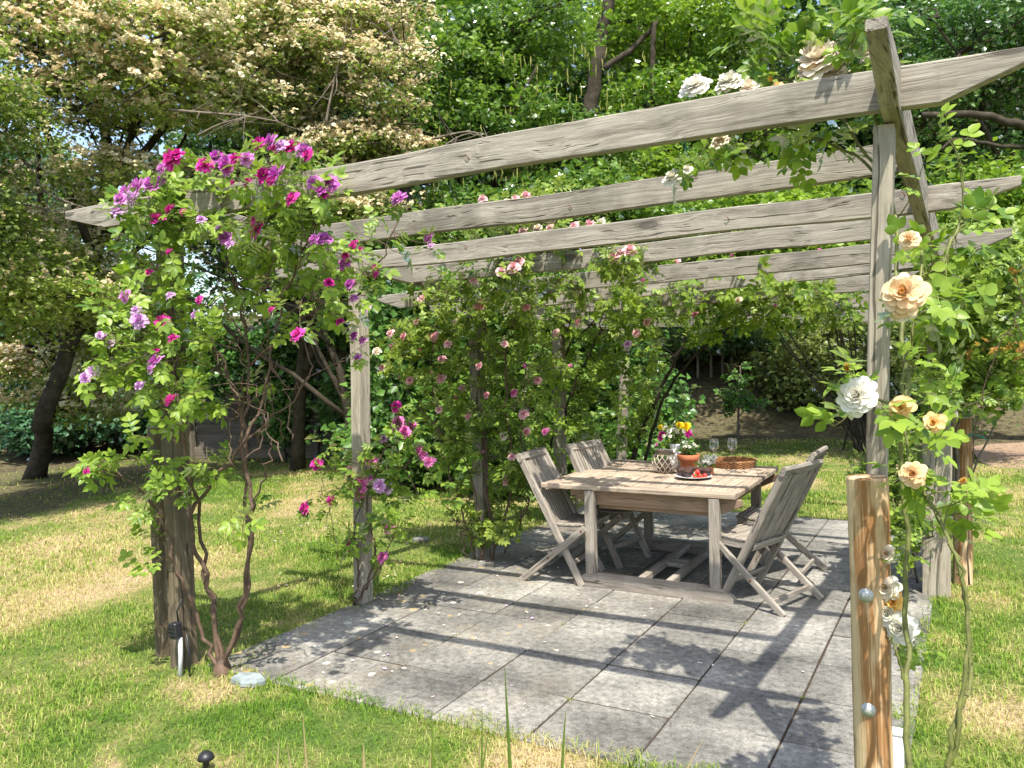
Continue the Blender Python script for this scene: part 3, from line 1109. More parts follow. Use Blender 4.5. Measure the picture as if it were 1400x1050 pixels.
def blades(dens, d0, d1, ln, wd, seed, xmin=-16, xmax=8, ymax=24):
    rng = np.random.default_rng(seed)
    n = int(dens * (xmax - xmin) * (ymax - 0))
    x, y = rng.uniform(xmin, xmax, n), rng.uniform(0, ymax, n)
    d = np.hypot(x, y)
    k = (d > d0) & (d < d1) & visible(x, y) & ~in_patio(x, y, .05)
    # patchy: thinner where the lawn is dry
    pt = np.sin(x * 1.9 + 1.3 * np.sin(y * 1.1)) * np.sin(y * 2.3 + 1.7 * np.sin(x * .8)) + .5 * np.sin(x * 5.1 + y * 3.7)
    k &= rng.random(n) < np.clip(.75 + .35 * pt, .25, 1)
    k &= ~((x + .25 * (y - 6) + .9 * np.sin(y * 1.7) * np.sin(x * 1.3) < -9.3) & (rng.random(n) < .8))
    x, y, pt = x[k], y[k], pt[k]
    m = len(x)
    L = ln * rng.uniform(.45, 1.3, m) * np.clip(1 + .25 * pt, .6, 1.4)
    a = rng.uniform(0, 2 * PI, m)
    lean = rng.uniform(.35, 1.5, m)
    dx, dy = np.cos(a), np.sin(a)
    wx, wy = -dy * wd, dx * wd
    z0 = hill(x, y) - .012
    B = np.stack([x, y, z0], 1)
    Wv = np.stack([wx, wy, np.zeros(m)], 1)
    D = np.stack([dx, dy, np.zeros(m)], 1)
    up = np.array([0, 0, 1.])
    mid = B + D * (L * lean * .3)[:, None] + up * (L * .62)[:, None]
    tip = B + D * (L * lean)[:, None] + up * (L * np.clip(1.05 - lean * .45, .3, 1))[:, None]
    V = np.stack([B - Wv, B + Wv, mid + Wv * .7, mid - Wv * .7, tip], 1).reshape(-1, 3)
    o = (np.arange(m) * 5)[:, None]
    return V, o + np.array([[0, 1, 2, 3]]), o + np.array([[3, 2, 4]])


Vs, Q, T, off = [], [], [], 0
for args in ((8500, 1.2, 4.2, .036, .0021, 1, -6, 3, 5), (4200, 4.2, 7.5, .034, .0027, 2, -9, 4, 9), (1400, 7.5, 12, .036, .0045, 3, -14, 7, 14), (420, 12, 15.5, .04, .0075, 4, -16, 8, 18)):
    v, q, t = blades(*args)
    Vs.append(v); Q.append(q + off); T.append(t + off); off += len(v)
# longer tufts lean in over the edges of the paving, a few sprout in the joints
rng = np.random.default_rng(21)
seg = [((PX0, PY0), (PX1, PY0), 900), ((PX0, PY0), (PX0, PY1), 1100), ((PX1, PY0), (PX1, PY1), 700), ((PX0, PY1), (PX1, PY1), 300)]
tx, ty = [], []
for (a0, b0_), (a1, b1_), n in seg:
    t = rng.random(n)
    t = (np.floor(t * 34) + rng.beta(2, 2, n)) / 34
    tx.append(a0 + (a1 - a0) * t + rng.normal(0, .035, n)); ty.append(b0_ + (b1_ - b0_) * t + rng.normal(0, .035, n))
for c, r_ in ((0, 1), (2, 0), (-1, 2), (3, 3), (1, 2), (2, 4), (4, 1)):
    tx.append(CX0 + c * CW + rng.normal(0, .012, 26)); ty.append(RY0 + r_ * RW + rng.normal(0, .02, 26))
x, y = np.concatenate(tx), np.concatenate(ty)
m = len(x)
L = rng.uniform(.025, .075, m) * np.where(y < PY0 + .2, 1.0, .8)
L[-182:] = rng.uniform(.008, .022, 182)
an = rng.uniform(0, 2 * PI, m)
D = np.stack([np.cos(an), np.sin(an), np.zeros(m)], 1)
Wv = np.stack([-np.sin(an), np.cos(an), np.zeros(m)], 1) * .0024
B = np.stack([x, y, np.full(m, -.012)], 1)
le = rng.uniform(.3, 1.2, m)
mid = B + D * (L * le * .3)[:, None] + np.array([0, 0, 1.]) * (L * .65)[:, None]
tip_ = B + D * (L * le)[:, None] + np.array([0, 0, 1.]) * (L * np.clip(1.05 - le * .45, .3, 1))[:, None]
o = (np.arange(m) * 5)[:, None]
Vs.append(np.stack([B - Wv, B + Wv, mid + Wv * .7, mid - Wv * .7, tip_], 1).reshape(-1, 3))
Q.append(o + np.array([[0, 1, 2, 3]]) + off); T.append(o + np.array([[3, 2, 4]]) + off); off += 5 * m
me = np_mesh('grass', np.concatenate(Vs), [np.concatenate(Q), np.concatenate(T)])
tag(link('grass', me, M['blade']), kind='stuff')
print('grass blades', off // 5)
# ------------------------------------------------------------------ pergola
perg = thing('pergola', 'weathered grey timber pergola with open rafters standing over the paved patio', 'pergola', (-2, 5, 0))
RH, RWID = .132, .05


def rafter(Y, left, right, cutl=.26, cutr=.26, h=RH, w=RWID, seed=0):
    """left / right: pixel of the underside at either end on the plane y = Y"""
    a, b = yp(*left, Y), yp(*right, Y)
    a[2] += h / 2; b[2] += h / 2
    return timber('rafter', a, b, w, h, M['rafter'], perg, cut0=cutl, cut1=cutr, nose=.045, warp=.006, seg=18, seed=seed)


YR = [2.98, 3.79, 4.44, 5.03, 5.60, 6.10]
def line(u0, v0, u1, v1):
    return lambda u: (u, v0 + (u - u0) * (v1 - v0) / (u1 - u0))
l1 = line(245, 298.6, 1195, 160)
r1 = rafter(YR[0], (97, 322), (1408, 122), .34, .24, seed=1)
l2 = line(468.6, 335, 1220.6, 239.6)
rafter(YR[1], l2(330), l2(1252), 0, 0, .125, seed=2)
l3 = line(525.7, 367, 1189, 299.5)
rafter(YR[2], l3(380), (1396, 276), 0, .28, .12, seed=3)
l4 = line(579, 387, 1190, 329)
rafter(YR[3], (522, 392), l4(1270), .22, 0, .12, seed=4)
l5 = line(902, 387, 1188, 360)
rafter(YR[4], l5(520), (1384, 341), .22, .2, .12, seed=5)
l6 = line(700, 424, 976, 396)
rafter(YR[5], l6(590), l6(1300), .22, 0, .12, seed=6)
rafter(6.75, (690, 434), (1310, 390), 0, 0, .12, seed=7)
rafter(7.6, (735, 440), (1310, 416), 0, 0, .12, seed=8)
rafter(8.5, (770, 450), (1320, 438), 0, 0, .12, seed=9)

# side beams along y, underside flush with the rafters
zb = lambda Y: 2.408 - .1 * (Y - 2.98)
def xbeam(x0, x1, y0, y1, cut0, w=.058, h=.15, seed=0):
    a, b = (x0, y0, zb(y0) + h / 2), (x1, y1, zb(y1) + h / 2)
    return timber('side_beam', a, b, w, h, M['rafter'], perg, cut0=cut0, nose=.035, warp=.004, seed=seed)
pn = dp(1200, 60, 1); 
tip = xp(1196, 52, -.235)
xbeam(-.235, -.165, 2.58, 6.2, .32, seed=21)
xbeam(-.165, -.10, 6.203, 8.7, 0, seed=23)
xbeam(-3.76, -3.50, 2.965, 6.3, 0, seed=22)
xbeam(-3.50, -3.30, 6.303, 8.7, 0, seed=24)


def post(px, py, z0, z1, w, d, seed=0, lean=(0, 0), m='post', label=None):
    o = timber('post', (px, py, z0), (px + lean[0], py + lean[1], z1), w, d, M[m], perg, up=(0, 1, 0), warp=.004, seed=seed)
    return tag(o, label)


# front right: slim post bolted to a round stake
fr = yp(1198, 640, 3.05)
fr1 = yp(1206, 200, 3.05)
k = (fr1[0] - fr[0]) / (fr1[2] - fr[2])
post(fr[0] - k * fr[2], 3.06, -.3, 2.40, .062, .095, 31, (k * 2.5, 0))
s0, s1 = yp(1196, 1045, 2.93), yp(1185, 660, 2.93)
kx = (s1[0] - s0[0]) / (s1[2] - s0[2])
zt = yp(1185, 653, 2.93)[2]
p_lo = (s0[0] - kx * (s0[2] + .3), 2.925, -.3)
p_hi = (s0[0] + kx * (zt - s0[2]), 2.925, zt)
stk = round_pole('support_stake', p_lo, p_hi, .0575, M['stake'], perg, .064, 28, 'new peeled round pine stake with two zinc coach bolts')
for u, v in ((1184, 814), (1187, 971)):
    c = yp(u, v, 2.866)
    mb = MB()
    mb.lathe([(.0, .0105), (.008, .010), (.0135, .0075), (.0165, .0025), (.017, .0012), (.0225, .0008), (.0232, -.001), (.0232, -.014)], 24)
    W = Matrix.Translation([float(a) for a in c]) @ Matrix.Rotation(R(90), 4, 'X')
    mb.build('bolt', M['zinc'], stk, True, W)
# front left
fl = gp(262, 903)
post(fl[0], 3.08, -.3, 2.40, .085, .12, 32, (.02, 0), 'post_dark')
f2 = gp(226, 892)
t2 = yp(214, 585, f2[1])
round_pole('support_stake', (f2[0], f2[1], -.3), (t2[0], f2[1], t2[2]), .052, M['stake_old'], perg, .05)
# second and third posts of the left row, and the farther ones behind the table
p2 = gp(498, 822)
q2 = yp(489, 400, p2[1])
post(p2[0], p2[1], -.3, 2.33, .078, .115, 33, (q2[0] - p2[0], 0))
p3 = gp(662, 762)
post(p3[0], p3[1], -.3, 2.2, .09, .1, 34, (-.04, 0))
p4 = gp(768, 716)
post(p4[0], p4[1], -.3, 2.08, .10, .10, 35)
p5 = gp(846, 684)
round_pole('post', (p5[0], p5[1], -.3), (p5[0] + .12, p5[1], 1.98), .06, M['post'], perg, .055)
# right rear: slim post on a wide stub, round stake bolted behind it
pr = gp(1281, 812)
q = yp(1272, 500, pr[1])
post(pr[0] - .005, pr[1] + .08, -.3, 2.1, .075, .10, 36, (q[0] - pr[0] + .02, 0))
zt = yp(1282, 573, pr[1])[2]
post(pr[0], pr[1], -.3, zt, .17, .05, 37, (.0, 0), 'post', 'wide pale stub board at the foot of the rear right post')
f2 = gp(1316, 797)
t2 = yp(1316, 572, f2[1])
stk = round_pole('support_stake', (f2[0], f2[1], -.3), (t2[0], f2[1], t2[2]), .062, M['stake'], perg, .06)
pb = np.array([-.15, 8.5, 0])
post(pb[0], pb[1], -.3, 1.85, .09, .09, 38)
# nails left in the rafters, a loop of wire on the front one
for (u, v, Y) in ((643, 218, YR[0]), (783, 286, YR[1]), (640, 340, YR[2]), (997, 300, YR[2]), (1238, 268, YR[2])):
    a = yp(u, v, Y - RWID / 2 + .002)
    mb = MB()
    mb.tube([a, a + np.array([-.006, -.012, .008]), a + np.array([-.016, -.014, .022])], [.0022, .002, .0016], 6)
    mb.build('nail', M['rust'], perg)
mb = MB()
for dx in (0, .012):
    c = yp(936, 178, YR[0])
    P = []
    for i in range(17):
        t = i / 16 * 2 * PI
        P.append(c + np.array([dx + .006 * math.sin(3 * t), .030 * math.cos(t), .078 * math.sin(t)]))
    mb.tube(P, .0016, 5, False)
mb.build('wire_loop', M['twine'], perg)
# ------------------------------------------------------------------ table
TZ = .72
tf = [gp(742, 657.5, TZ), gp(1000, 676, TZ), gp(1080, 638.5, TZ), gp(884, 627.5, TZ)]
TX0, TX1 = -2.76, -1.345
TY0, TY1 = 5.40, 6.80
tcx, tcy = (TX0 + TX1) / 2, (TY0 + TY1) / 2
table = thing('garden_table', 'square weathered teak garden table set with flowers, muffins and glasses', 'table', (tcx, tcy, 0))
bw, th = .105, .032
mb = MB()
rg = random.Random(2)
n = 12
x0, x1 = TX0 + .062, TX1 - .062
pw = (x1 - x0) / n
for i in range(n):
    zz = TZ - th / 2 + rg.uniform(-.0012, .0012)
    ym = TY0 + (TY1 - TY0) * .5
    for a, b in ((TY0 + bw + .003, ym - .045), (ym + .045, TY1 - bw - .003)):
        mb.box((0, 0, 0), (b - a, pw - .005, th), Matrix.Translation((x0 + (i + .5) * pw, (a + b) / 2, zz)) @ Matrix.Rotation(R(90), 4, 'Z'), .003)
W = Matrix.Translation((tcx, tcy, 0)) @ Matrix.Rotation(R(90), 4, 'Z')
Wi = W.inverted()
loc = MB(); loc.add([Wi @ Vector(p) for p in mb.v], mb.f)
loc.build('tabletop', M['teak_top'], table, False, W)
for y in (TY0 + bw / 2, tcy, TY1 - bw / 2):
    wd = bw if abs(y - tcy) > .1 else .084
    timber('table_edge', (TX0, y, TZ - th / 2 + .001), (TX1, y, TZ - th / 2 + .001), wd, th + .004, M['teak_top'], table, ch=.006, warp=.001)
for x in (TX0 + .03, TX1 - .03):
    for a, b in ((TY0 + bw + .002, tcy - .044), (tcy + .044, TY1 - bw - .002)):
        timber('table_edge', (x, a, TZ - th / 2), (x, b, TZ - th / 2), .06, th + .003, M['teak_top'], table, ch=.006, warp=.001)
LX = (-2.38, -1.487)
LY = (5.425, 6.64)
for y in LY:
    timber('apron', (LX[0] - .17, y + .05, .628), (LX[1] + .17, y + .05, .628), .028, .10, M['teak_warm'], table, ch=.003, warp=.001, cut0=.13, cut1=.13)
    timber('apron', (LX[0] + .04, y + .085, .60), (LX[1] - .04, y + .085, .60), .03, .10, M['teak_warm'], table, ch=.003, warp=.001)
for x in LX:
    timber('apron', (x, LY[0] + .1, .62), (x, LY[1] - .04, .62), .028, .09, M['teak_warm'], table, ch=.003, warp=.001)
for y in LY:
    for x in LX:
        timber('leg', (x, y, .075), (x, y, TZ - th - .004), .070, .062, M['teak'], table, up=(0, 1, 0), warp=.001)
    # foot beam with eased ends
    vs, fs = [], []
    L = LX[1] - LX[0] + .25
    a = LX[0] - .125
    pr = [(0, 0), (L, 0), (L, .028), (L - .02, .048), (L - .075, .083), (L - .12, .09), (.12, .09), (.075, .083), (.02, .048), (0, .028)]
    for yy in (-.037, .037):
        vs += [(x, yy, z + .002) for x, z in pr]
    m_ = len(pr)
    fs = [tuple(range(m_)), tuple(range(m_, 2 * m_))[::-1]] + [((i + 1) % m_, i, m_ + i, m_ + (i + 1) % m_) for i in range(m_)]
    MB().add(vs, fs).build('foot', M['teak'], table, False, Matrix.Translation((a, y, 0)))
cx = (LX[0] + LX[1]) / 2
for x in (cx - .10, cx + .10):
    timber('stretcher', (x, LY[0] + .04, .06), (x, LY[1] - .04, .06), .05, .045, M['teak'], table, warp=.001)
for y in (tcy - .10, tcy + .02, ):
    timber('stretcher', (cx - .073, y, .06), (cx + .073, y, .06), .045, .03, M['teak'], table, warp=.001)


# ------------------------------------------------------------------ folding chairs
def make_chair(label):
    """local: faces +x, y across, origin on the ground under the seat"""
    c = thing('folding_chair', label, 'chair', (0, 0, 0), 0, 'slatted folding chairs round the table')
    hw = .215
    top, foot = Vector((-.265, 0, .93)), Vector((.215, 0, .0))
    d = (top - foot).normalized()
    at = lambda z: foot + d * ((z - foot.z) / d.z)
    nrm = Vector((d.z, 0, -d.x))                      # outward front normal of the back
    S = Vector((0, hw, 0))
    for s in (-1, 1):
        timber('stile', at(.0) + S * s + Vector((0, 0, .002)), at(.885) + S * s, .03, .048, M['teak'], c, up=nrm, warp=.001, seg=6)
    # back slats along local x
    p0, p1 = at(.36) - nrm * .0, at(.875)
    W, L = frame(p0, p1, nrm)
    mb = MB()
    k = 11
    for i in range(k):
        y = -hw + .022 + (2 * hw - .044) * (i + .5) / k
        mb.box((L / 2, y, 0), (L, .0235, .012), None, .0025)
    mb.build('backrest', M['teak'], c, False, W)
    a = at(.905)
    timber('top_rail', a + Vector((0, -hw - .025, 0)), a + Vector((0, hw + .025, 0)), .036, .068, M['teak'], c, up=d, ch=.012, warp=.001)
    a = at(.40) - nrm * .024
    timber('back_rail', a + Vector((0, -hw + .02, 0)), a + Vector((0, hw - .02, 0)), .022, .052, M['teak'], c, up=d, warp=.001, ch=.008)
    # seat: dished side rails, slats across
    zs = lambda x: .425 + .018 * ((x - .08) / .2) ** 2 - .008
    X0, X1 = at(.43).x - .01, .285
    for s in (-1, 1):
        vs, fs = [], []
        m_ = 9
        for i in range(m_):
            x = X0 + (X1 - X0) * i / (m_ - 1)
            hh = .046 if i < m_ - 1 else .034
            for yy, dz in ((-.012, -hh), (.012, -hh), (.012, 0), (-.012, 0)):
                vs.append((x, (hw - .032) * s + yy, zs(x) + dz))
        for i in range(m_ - 1):
            for j in range(4):
                fs.append((i * 4 + j, i * 4 + (j + 1) % 4, i * 4 + 4 + (j + 1) % 4, i * 4 + 4 + j)[::-1])
        fs += [(0, 1, 2, 3)[::-1], tuple((m_ - 1) * 4 + j for j in range(4))]
        MB().add(vs, fs).build('seat_rail', M['teak'], c)
    mb = MB()
    k = 9
    for i in range(k):
        x = X0 + .03 + (X1 - X0 - .04) * i / (k - 1)
        sl = 2 * .018 * (x - .08) / .2 / .2
        mb.box((0, 0, 0), (2 * hw - .03, .032, .014), Matrix.Translation((x, 0, zs(x) + .009)) @ Matrix.Rotation(R(90), 4, 'Z') @ Matrix.Rotation(math.atan(sl), 4, 'X'), .003)
    W = Matrix.Rotation(R(90), 4, 'Z')
    Wi = W.inverted()
    l2 = MB().add([Wi @ Vector(p) for p in mb.v], mb.f)
    l2.build('seat', M['teak'], c, False, W)
    # rear legs pivot at the front of the seat
    for s in (-1, 1):
        y = (hw + .034) * s
        timber('leg', (-.255, y, .004), (.255, y, .425), .024, .046, M['teak'], c, up=(0, 0, 1), warp=.001, ch=.006, seg=6)
        for z in (.405, .19):
            x = -.255 + .51 * (z - .004) / .421
            mb = MB()
            mb.lathe([(0, .004), (.007, .003), (.009, 0), (.009, -.004)], 12)
            mb.build('pivot', M['rust'], c, True, Matrix.Translation((x, y + .012 * s, z)) @ Matrix.Rotation(R(-90 * s), 4, 'X'))
    timber('crossbar', (-.17, -hw - .02, .074), (-.17, hw + .02, .074), .02, .036, M['teak'], c, warp=.001, seg=4)
    a = at(.15)
    timber('crossbar', a + Vector((0, -hw, 0)), a + Vector((0, hw, 0)), .02, .036, M['teak'], c, up=d, warp=.001, seg=4)
    return c


ch = make_chair('near left folding chair, its front leg beside the foot beam of the table')
ch.location = (-2.665, 5.59, 0); ch.rotation_euler = (0, 0, R(3))
copy_tree(ch, (-2.53, 6.18, 0), R(-11), 'grey folding chair behind the near left one, half hidden by the tabletop', 'slatted folding chairs round the table')
copy_tree(ch, (-1.185, 5.585, 0), R(162), 'near right folding chair, its slatted back turned towards the new stake', 'slatted folding chairs round the table')
copy_tree(ch, (-1.215, 6.28, 0), R(178), 'grey slatted folding chair mostly hidden behind the near right chair', 'slatted folding chairs round the table')

# ------------------------------------------------------------------ things on the table
Z = TZ + .002


def tp(u, v):
    return gp(u, v, Z)


# wicker lantern
c = tp(909, 646)
lan = thing('lantern', 'round open wicker lattice lantern with a wire handle, at the left of the flowers', 'lantern', (c[0], c[1], Z))
r, h = .098, .165
prof = lambda t: (r * (.58 + .42 * math.sin(PI * min(1, max(0, t * .92 + .06)))) if t < .9 else r * .62, h * t)
b1 = MB()
n = 13
for s in (-1, 1):
    for i in range(n):
        P = []
        for j in range(15):
            t = j / 14
            a = 2 * PI * i / n + s * t * 1.15
            rr, z = prof(t * .9)
            P.append((c[0] + rr * math.cos(a) * (1.0 + .01 * s), c[1] + rr * math.sin(a) * (1.0 + .01 * s), Z + z + .004))
        b1.tube(P, .0034, 5)
b1.build('lattice', M['wicker'], lan, True)
b1 = MB()
for t, rr in ((.0, .006), (.04, .005), (.88, .005), (.92, .0065), (.97, .006), (1.0, .005)):
    q = prof(min(t, .9))[0]
    P = [(c[0] + q * math.cos(a), c[1] + q * math.sin(a), Z + .006 + h * t) for a in np.linspace(0, 2 * PI, 33)]
    b1.tube(P, rr, 6, False)
b1.build('rim', M['wicker_dark'], lan, True)
b1 = MB()
P = [(c[0] + .068 * math.cos(a), c[1] - .02 - .03 * math.sin(a), Z + h + .004 + .02 * math.sin(a)) for a in np.linspace(0, PI, 15)]
b1.tube(P, .004, 6)
b1.build('handle', M['zinc'], lan, True)
b1 = MB()
b1.lathe([(.0, .006), (.05, .006), (.05, .10), (.046, .10), (.046, .012), (0, .012)], 24, (c[0], c[1], Z))
b1.build('candle_glass', M['wicker_dark'], lan, True)

# white jug with a bunch of flowers
c = tp(924, 640)
jug = thing('flower_jug', 'tall white jug holding a mixed bunch of white, yellow and magenta flowers', 'jug', (c[0], c[1], Z))
b1 = MB()
b1.lathe([(0, .002), (.05, .002), (.056, .02), (.058, .06), (.05, .11), (.042, .145), (.044, .175), (.056, .20), (.053, .20), (.040, .174), (.038, .145), (.045, .11), (0, .05)], 28, (c[0], c[1], Z))
b1.build('jug_body', M['ceramic'], jug, True)
b1 = MB()
rng = np.random.default_rng(4)
lp, la, ln_, ls = [], [], [], []
fl_list = []
for i in range(46):
    a, sp = rng.uniform(0, 2 * PI), rng.uniform(0, 1) ** .6
    e = np.array([c[0] + .13 * sp * math.cos(a) - .01, c[1] + .11 * sp * math.sin(a), Z + .29 + .06 * (1 - sp) + rng.uniform(-.03, .03)])
    s0 = np.array([c[0], c[1], Z + .17])
    P = bez(s0, s0 + np.array([0, 0, .06]), e, 6)
    b1.tube(P, .0018, 4, False)
    for t in range(5):
        lp.append(P[2 + t % 4] + rng.normal(0, .012, 3)); la.append(rng.normal(size=3) + (0, 0, .4)); ln_.append(rng.normal(0, .5, 3) + (0, 0, 1)); ls.append(rng.uniform(.03, .055))
    fl_list.append((e, sp, a))
b1.build('stems', M['stemgreen'], jug, True)
link('foliage', scatter('foliage', t_leaf(.22), lp, la, ln_, ls), M['leaf_rose'], jug)
rg = random.Random(8)
for e, sp, a in fl_list[:26]:
    flower(jug, e, 'w', .032 + rg.random() * .014, (math.cos(a) * sp, math.sin(a) * sp - .6, .9), rg)
for (u, v, k, sz) in ((938, 583, 'O', .085), (929, 581, 'y', .07), (941, 593, 'M', .075), (905, 594, 'M', .07), (903, 599, 'M', .06), (903, 584, 'y', .05)):
    flower(jug, yp(u, v, c[1] - .05), 'S' if k in 'Oy' else k, sz, (-.2, -1, .5), rg)

# terracotta pot with a white flowering plant
c = tp(942, 643)
pot = thing('plant_pot', 'terracotta flowerpot planted with a small white flowering plant', 'flowerpot', (c[0], c[1], Z))
b1 = MB()
b1.lathe([(0, .001), (.054, .001), (.057, .004), (.074, .085), (.083, .085), (.087, .09), (.089, .124), (.086, .128), (.079, .126), (.076, .10), (0, .10)], 36, (c[0], c[1], Z))
b1.build('pot', M['terracotta'], pot, True)
b1 = MB(); b1.lathe([(0, .108), (.077, .104)], 24, (c[0], c[1], Z)); b1.build('soil', M['soil'], pot)
lp, la, ln_, ls = [], [], [], []
b1 = MB()
ends = []
for i in range(40):
    a, sp = rng.uniform(0, 2 * PI), rng.uniform(0, 1) ** .5
    e = np.array([c[0] + .075 * sp * math.cos(a), c[1] + .075 * sp * math.sin(a), Z + .14 + .09 * (1 - sp * .6) * rng.uniform(.6, 1)])
    s0 = np.array([c[0] + .3 * .075 * sp * math.cos(a), c[1], Z + .10])
    P = bez(s0, (s0 + e) / 2 + (0, 0, .02), e, 5)
    b1.tube(P, .0014, 4, False)
    for t in range(6):
        lp.append(P[1 + t % 4] + rng.normal(0, .008, 3)); la.append(rng.normal(size=3) + (0, 0, .3)); ln_.append(rng.normal(0, .5, 3) + (0, 0, 1)); ls.append(rng.uniform(.022, .042))
    ends.append((e, a, sp))
b1.build('stems', M['stemgreen'], pot, True)
link('foliage', scatter('foliage', t_leaf(.3), lp, la, ln_, ls), M['leaf_hedge'], pot)
for e, a, sp in ends[:11]:
    flower(pot, e + np.array([0, 0, .012]), 'w', .034, (math.cos(a) * .5, -.5, 1), rg)

# small jar of white flowers
c = tp(969, 649)
jar = thing('flower_jar', 'small terracotta coloured jar with white blooms, between plate and basket', 'jar', (c[0], c[1], Z))
b1 = MB()
b1.lathe([(0, .001), (.034, .001), (.037, .01), (.037, .05), (.032, .06), (.034, .066), (.031, .066), (.030, .058), (0, .05)], 24, (c[0], c[1], Z))
b1.build('jar_body', M['terracotta'], jar, True)
lp, la, ln_, ls = [], [], [], []
for i in range(60):
    q = rng.normal(0, .03, 3); lp.append(np.array([c[0] - .015, c[1], Z + .085]) + q); la.append(rng.normal(size=3)); ln_.append(rng.normal(0, .5, 3) + (0, 0, 1)); ls.append(rng.uniform(.025, .045))
link('foliage', scatter('foliage', t_leaf(.3), lp, la, ln_, ls), M['leaf_rose'], jar)
for i in range(12):
    a, sp = rng.uniform(0, 2 * PI), rng.uniform(0, 1) ** .5
    flower(jar, (c[0] - .01 + .055 * sp * math.cos(a), c[1] + .045 * sp * math.sin(a) - .02, Z + .095 + .035 * (1 - sp) + rng.uniform(-.02, .015)), 'w', .042, (math.cos(a) * .6, -.7, .8), rg)
flower(jar, yp(976, 625, c[1]), 'W', .05, (.1, -.8, .6), rg)

# plate, muffins, strawberries
c = tp(948, 654)
pl = tag(MB().lathe([(0, .008), (.085, .008), (.095, .011), (.135, .020), (.137, .023), (.133, .023), (.093, .0155), (0, .0125)], 48).build('plate', M['plate'], None, True, Matrix.Translation((c[0], c[1], Z))), 'round pale grey plate of muffins and strawberries near the table front', 'plate')
r_ = random.Random(3)


def muffin(x, y, label):
    t = thing('muffin', label, 'muffin', (x, y, Z + .013), 0, 'chocolate muffins on the plate')
    b = MB()
    n = 36
    vs = []
    for rr, z in ((.0, .0), (.024, .0), (.034, .036)):
        for j in range(n):
            q = rr * (1 + (.05 if j % 2 else -.03))
            vs.append((x + q * math.cos(2 * PI * j / n), y + q * math.sin(2 * PI * j / n), Z + .013 + z))
    b.add(vs, [(i * n + j, i * n + (j + 1) % n, (i + 1) * n + (j + 1) % n, (i + 1) * n + j) for i in range(2) for j in range(n)])
    b.build('paper_case', M['paper_case'], t)
    b = MB()
    vs = []
    for i, (rr, z) in enumerate(((.033, .032), (.038, .040), (.036, .052), (.026, .061), (.012, .065), (.0, .066))):
        for j in range(n):
            q = rr * (1 + .05 * math.sin(j * 1.3 + x * 90) + r_.uniform(-.02, .02))
            vs.append((x + q * math.cos(2 * PI * j / n), y + q * math.sin(2 * PI * j / n), Z + .013 + z + r_.uniform(-.002, .002)))
    b.add(vs, [(i * n + j, i * n + (j + 1) % n, (i + 1) * n + (j + 1) % n, (i + 1) * n + j) for i in range(5) for j in range(n)])
    b.build('muffin_top', M['muffin'], t, True)


for (dx, dy, lb) in ((-.085, -.005, 'chocolate muffin in a dark paper case, leftmost on the plate'), (-.030, -.045, 'chocolate muffin in a dark paper case at the front middle of the plate'),
                     (-.045, .055, 'chocolate muffin behind the others on the left of the plate'), (.03, .06, 'chocolate muffin behind the strawberries on the plate'),
                     (.088, .045, 'chocolate muffin at the right rear of the plate')):
    muffin(c[0] + dx, c[1] + dy, lb)
for i, (dx, dy, dz, lb) in enumerate(((.025, -.055, 0, 'red strawberry against the front muffin'), (.065, -.062, 0, 'red strawberry at the front edge of the plate'),
                                      (.092, -.030, 0, 'red strawberry rightmost on the plate'), (.042, -.018, .0, 'red strawberry between the berries and the rear muffin'),
                                      (.045, -.042, .026, 'red strawberry topmost of the heap'))):
    px, py, pz = c[0] + dx, c[1] + dy, Z + .028 + dz
    t = thing('strawberry', lb, 'strawberry', (px, py, pz), 0, 'strawberries on the plate')
    b = MB()
    b.lathe([(0, -.019), (.006, -.017), (.013, -.008), (.0175, .003), (.017, .010), (.011, .016), (0, .0165)], 18)
    W = Matrix.Translation((px, py, pz)) @ Matrix.Rotation(R(40 + 50 * i), 4, 'Z') @ Matrix.Rotation(R(65), 4, 'X')
    b.build('berry', M['strawberry'], t, True, W)
    b = MB()
    for k in range(6):
        a = k * PI / 3
        b.add([(0, 0, .0165), (.008 * math.cos(a - .4), .008 * math.sin(a - .4), .019), (.016 * math.cos(a), .016 * math.sin(a), .016), (.008 * math.cos(a + .4), .008 * math.sin(a + .4), .019)], [(0, 1, 2, 3)])
    b.build('calyx', M['stemgreen'], t, False, W)

# rattan tray and two wine glasses
c = tp(1003, 637.5)
tr = thing('rattan_tray', 'round brown rattan tray standing behind the plate', 'tray', (c[0], c[1], Z))
b = MB()
n = 44
R0, R1, hh = .160, .172, .045
for k in range(6):
    zz = .005 + hh * k / 5.5
    P = [(c[0] + (R0 + (R1 - R0) * k / 5 + .004 * (1 if (j + k) % 2 else -1)) * math.cos(2 * PI * j / n), c[1] + (R0 + (R1 - R0) * k / 5 + .004 * (1 if (j + k) % 2 else -1)) * math.sin(2 * PI * j / n), Z + zz) for j in range(n + 1)]
    b.tube(P, .0062, 6, False)
b.build('side_weave', M['rattan'], tr, True)
b = MB()
P = [(c[0] + R1 * math.cos(2 * PI * j / n), c[1] + R1 * math.sin(2 * PI * j / n), Z + hh + .006 + .002 * (j % 2)) for j in range(n + 1)]
b.tube(P, .008, 6, False)
b.build('rim', M['rattan'], tr, True)
b = MB()
b.lathe([(0, .003), (R0 - .004, .003), (R0 - .004, .009), (0, .009)], 40, (c[0], c[1], Z))
b.build('base', M['rattan'], tr)


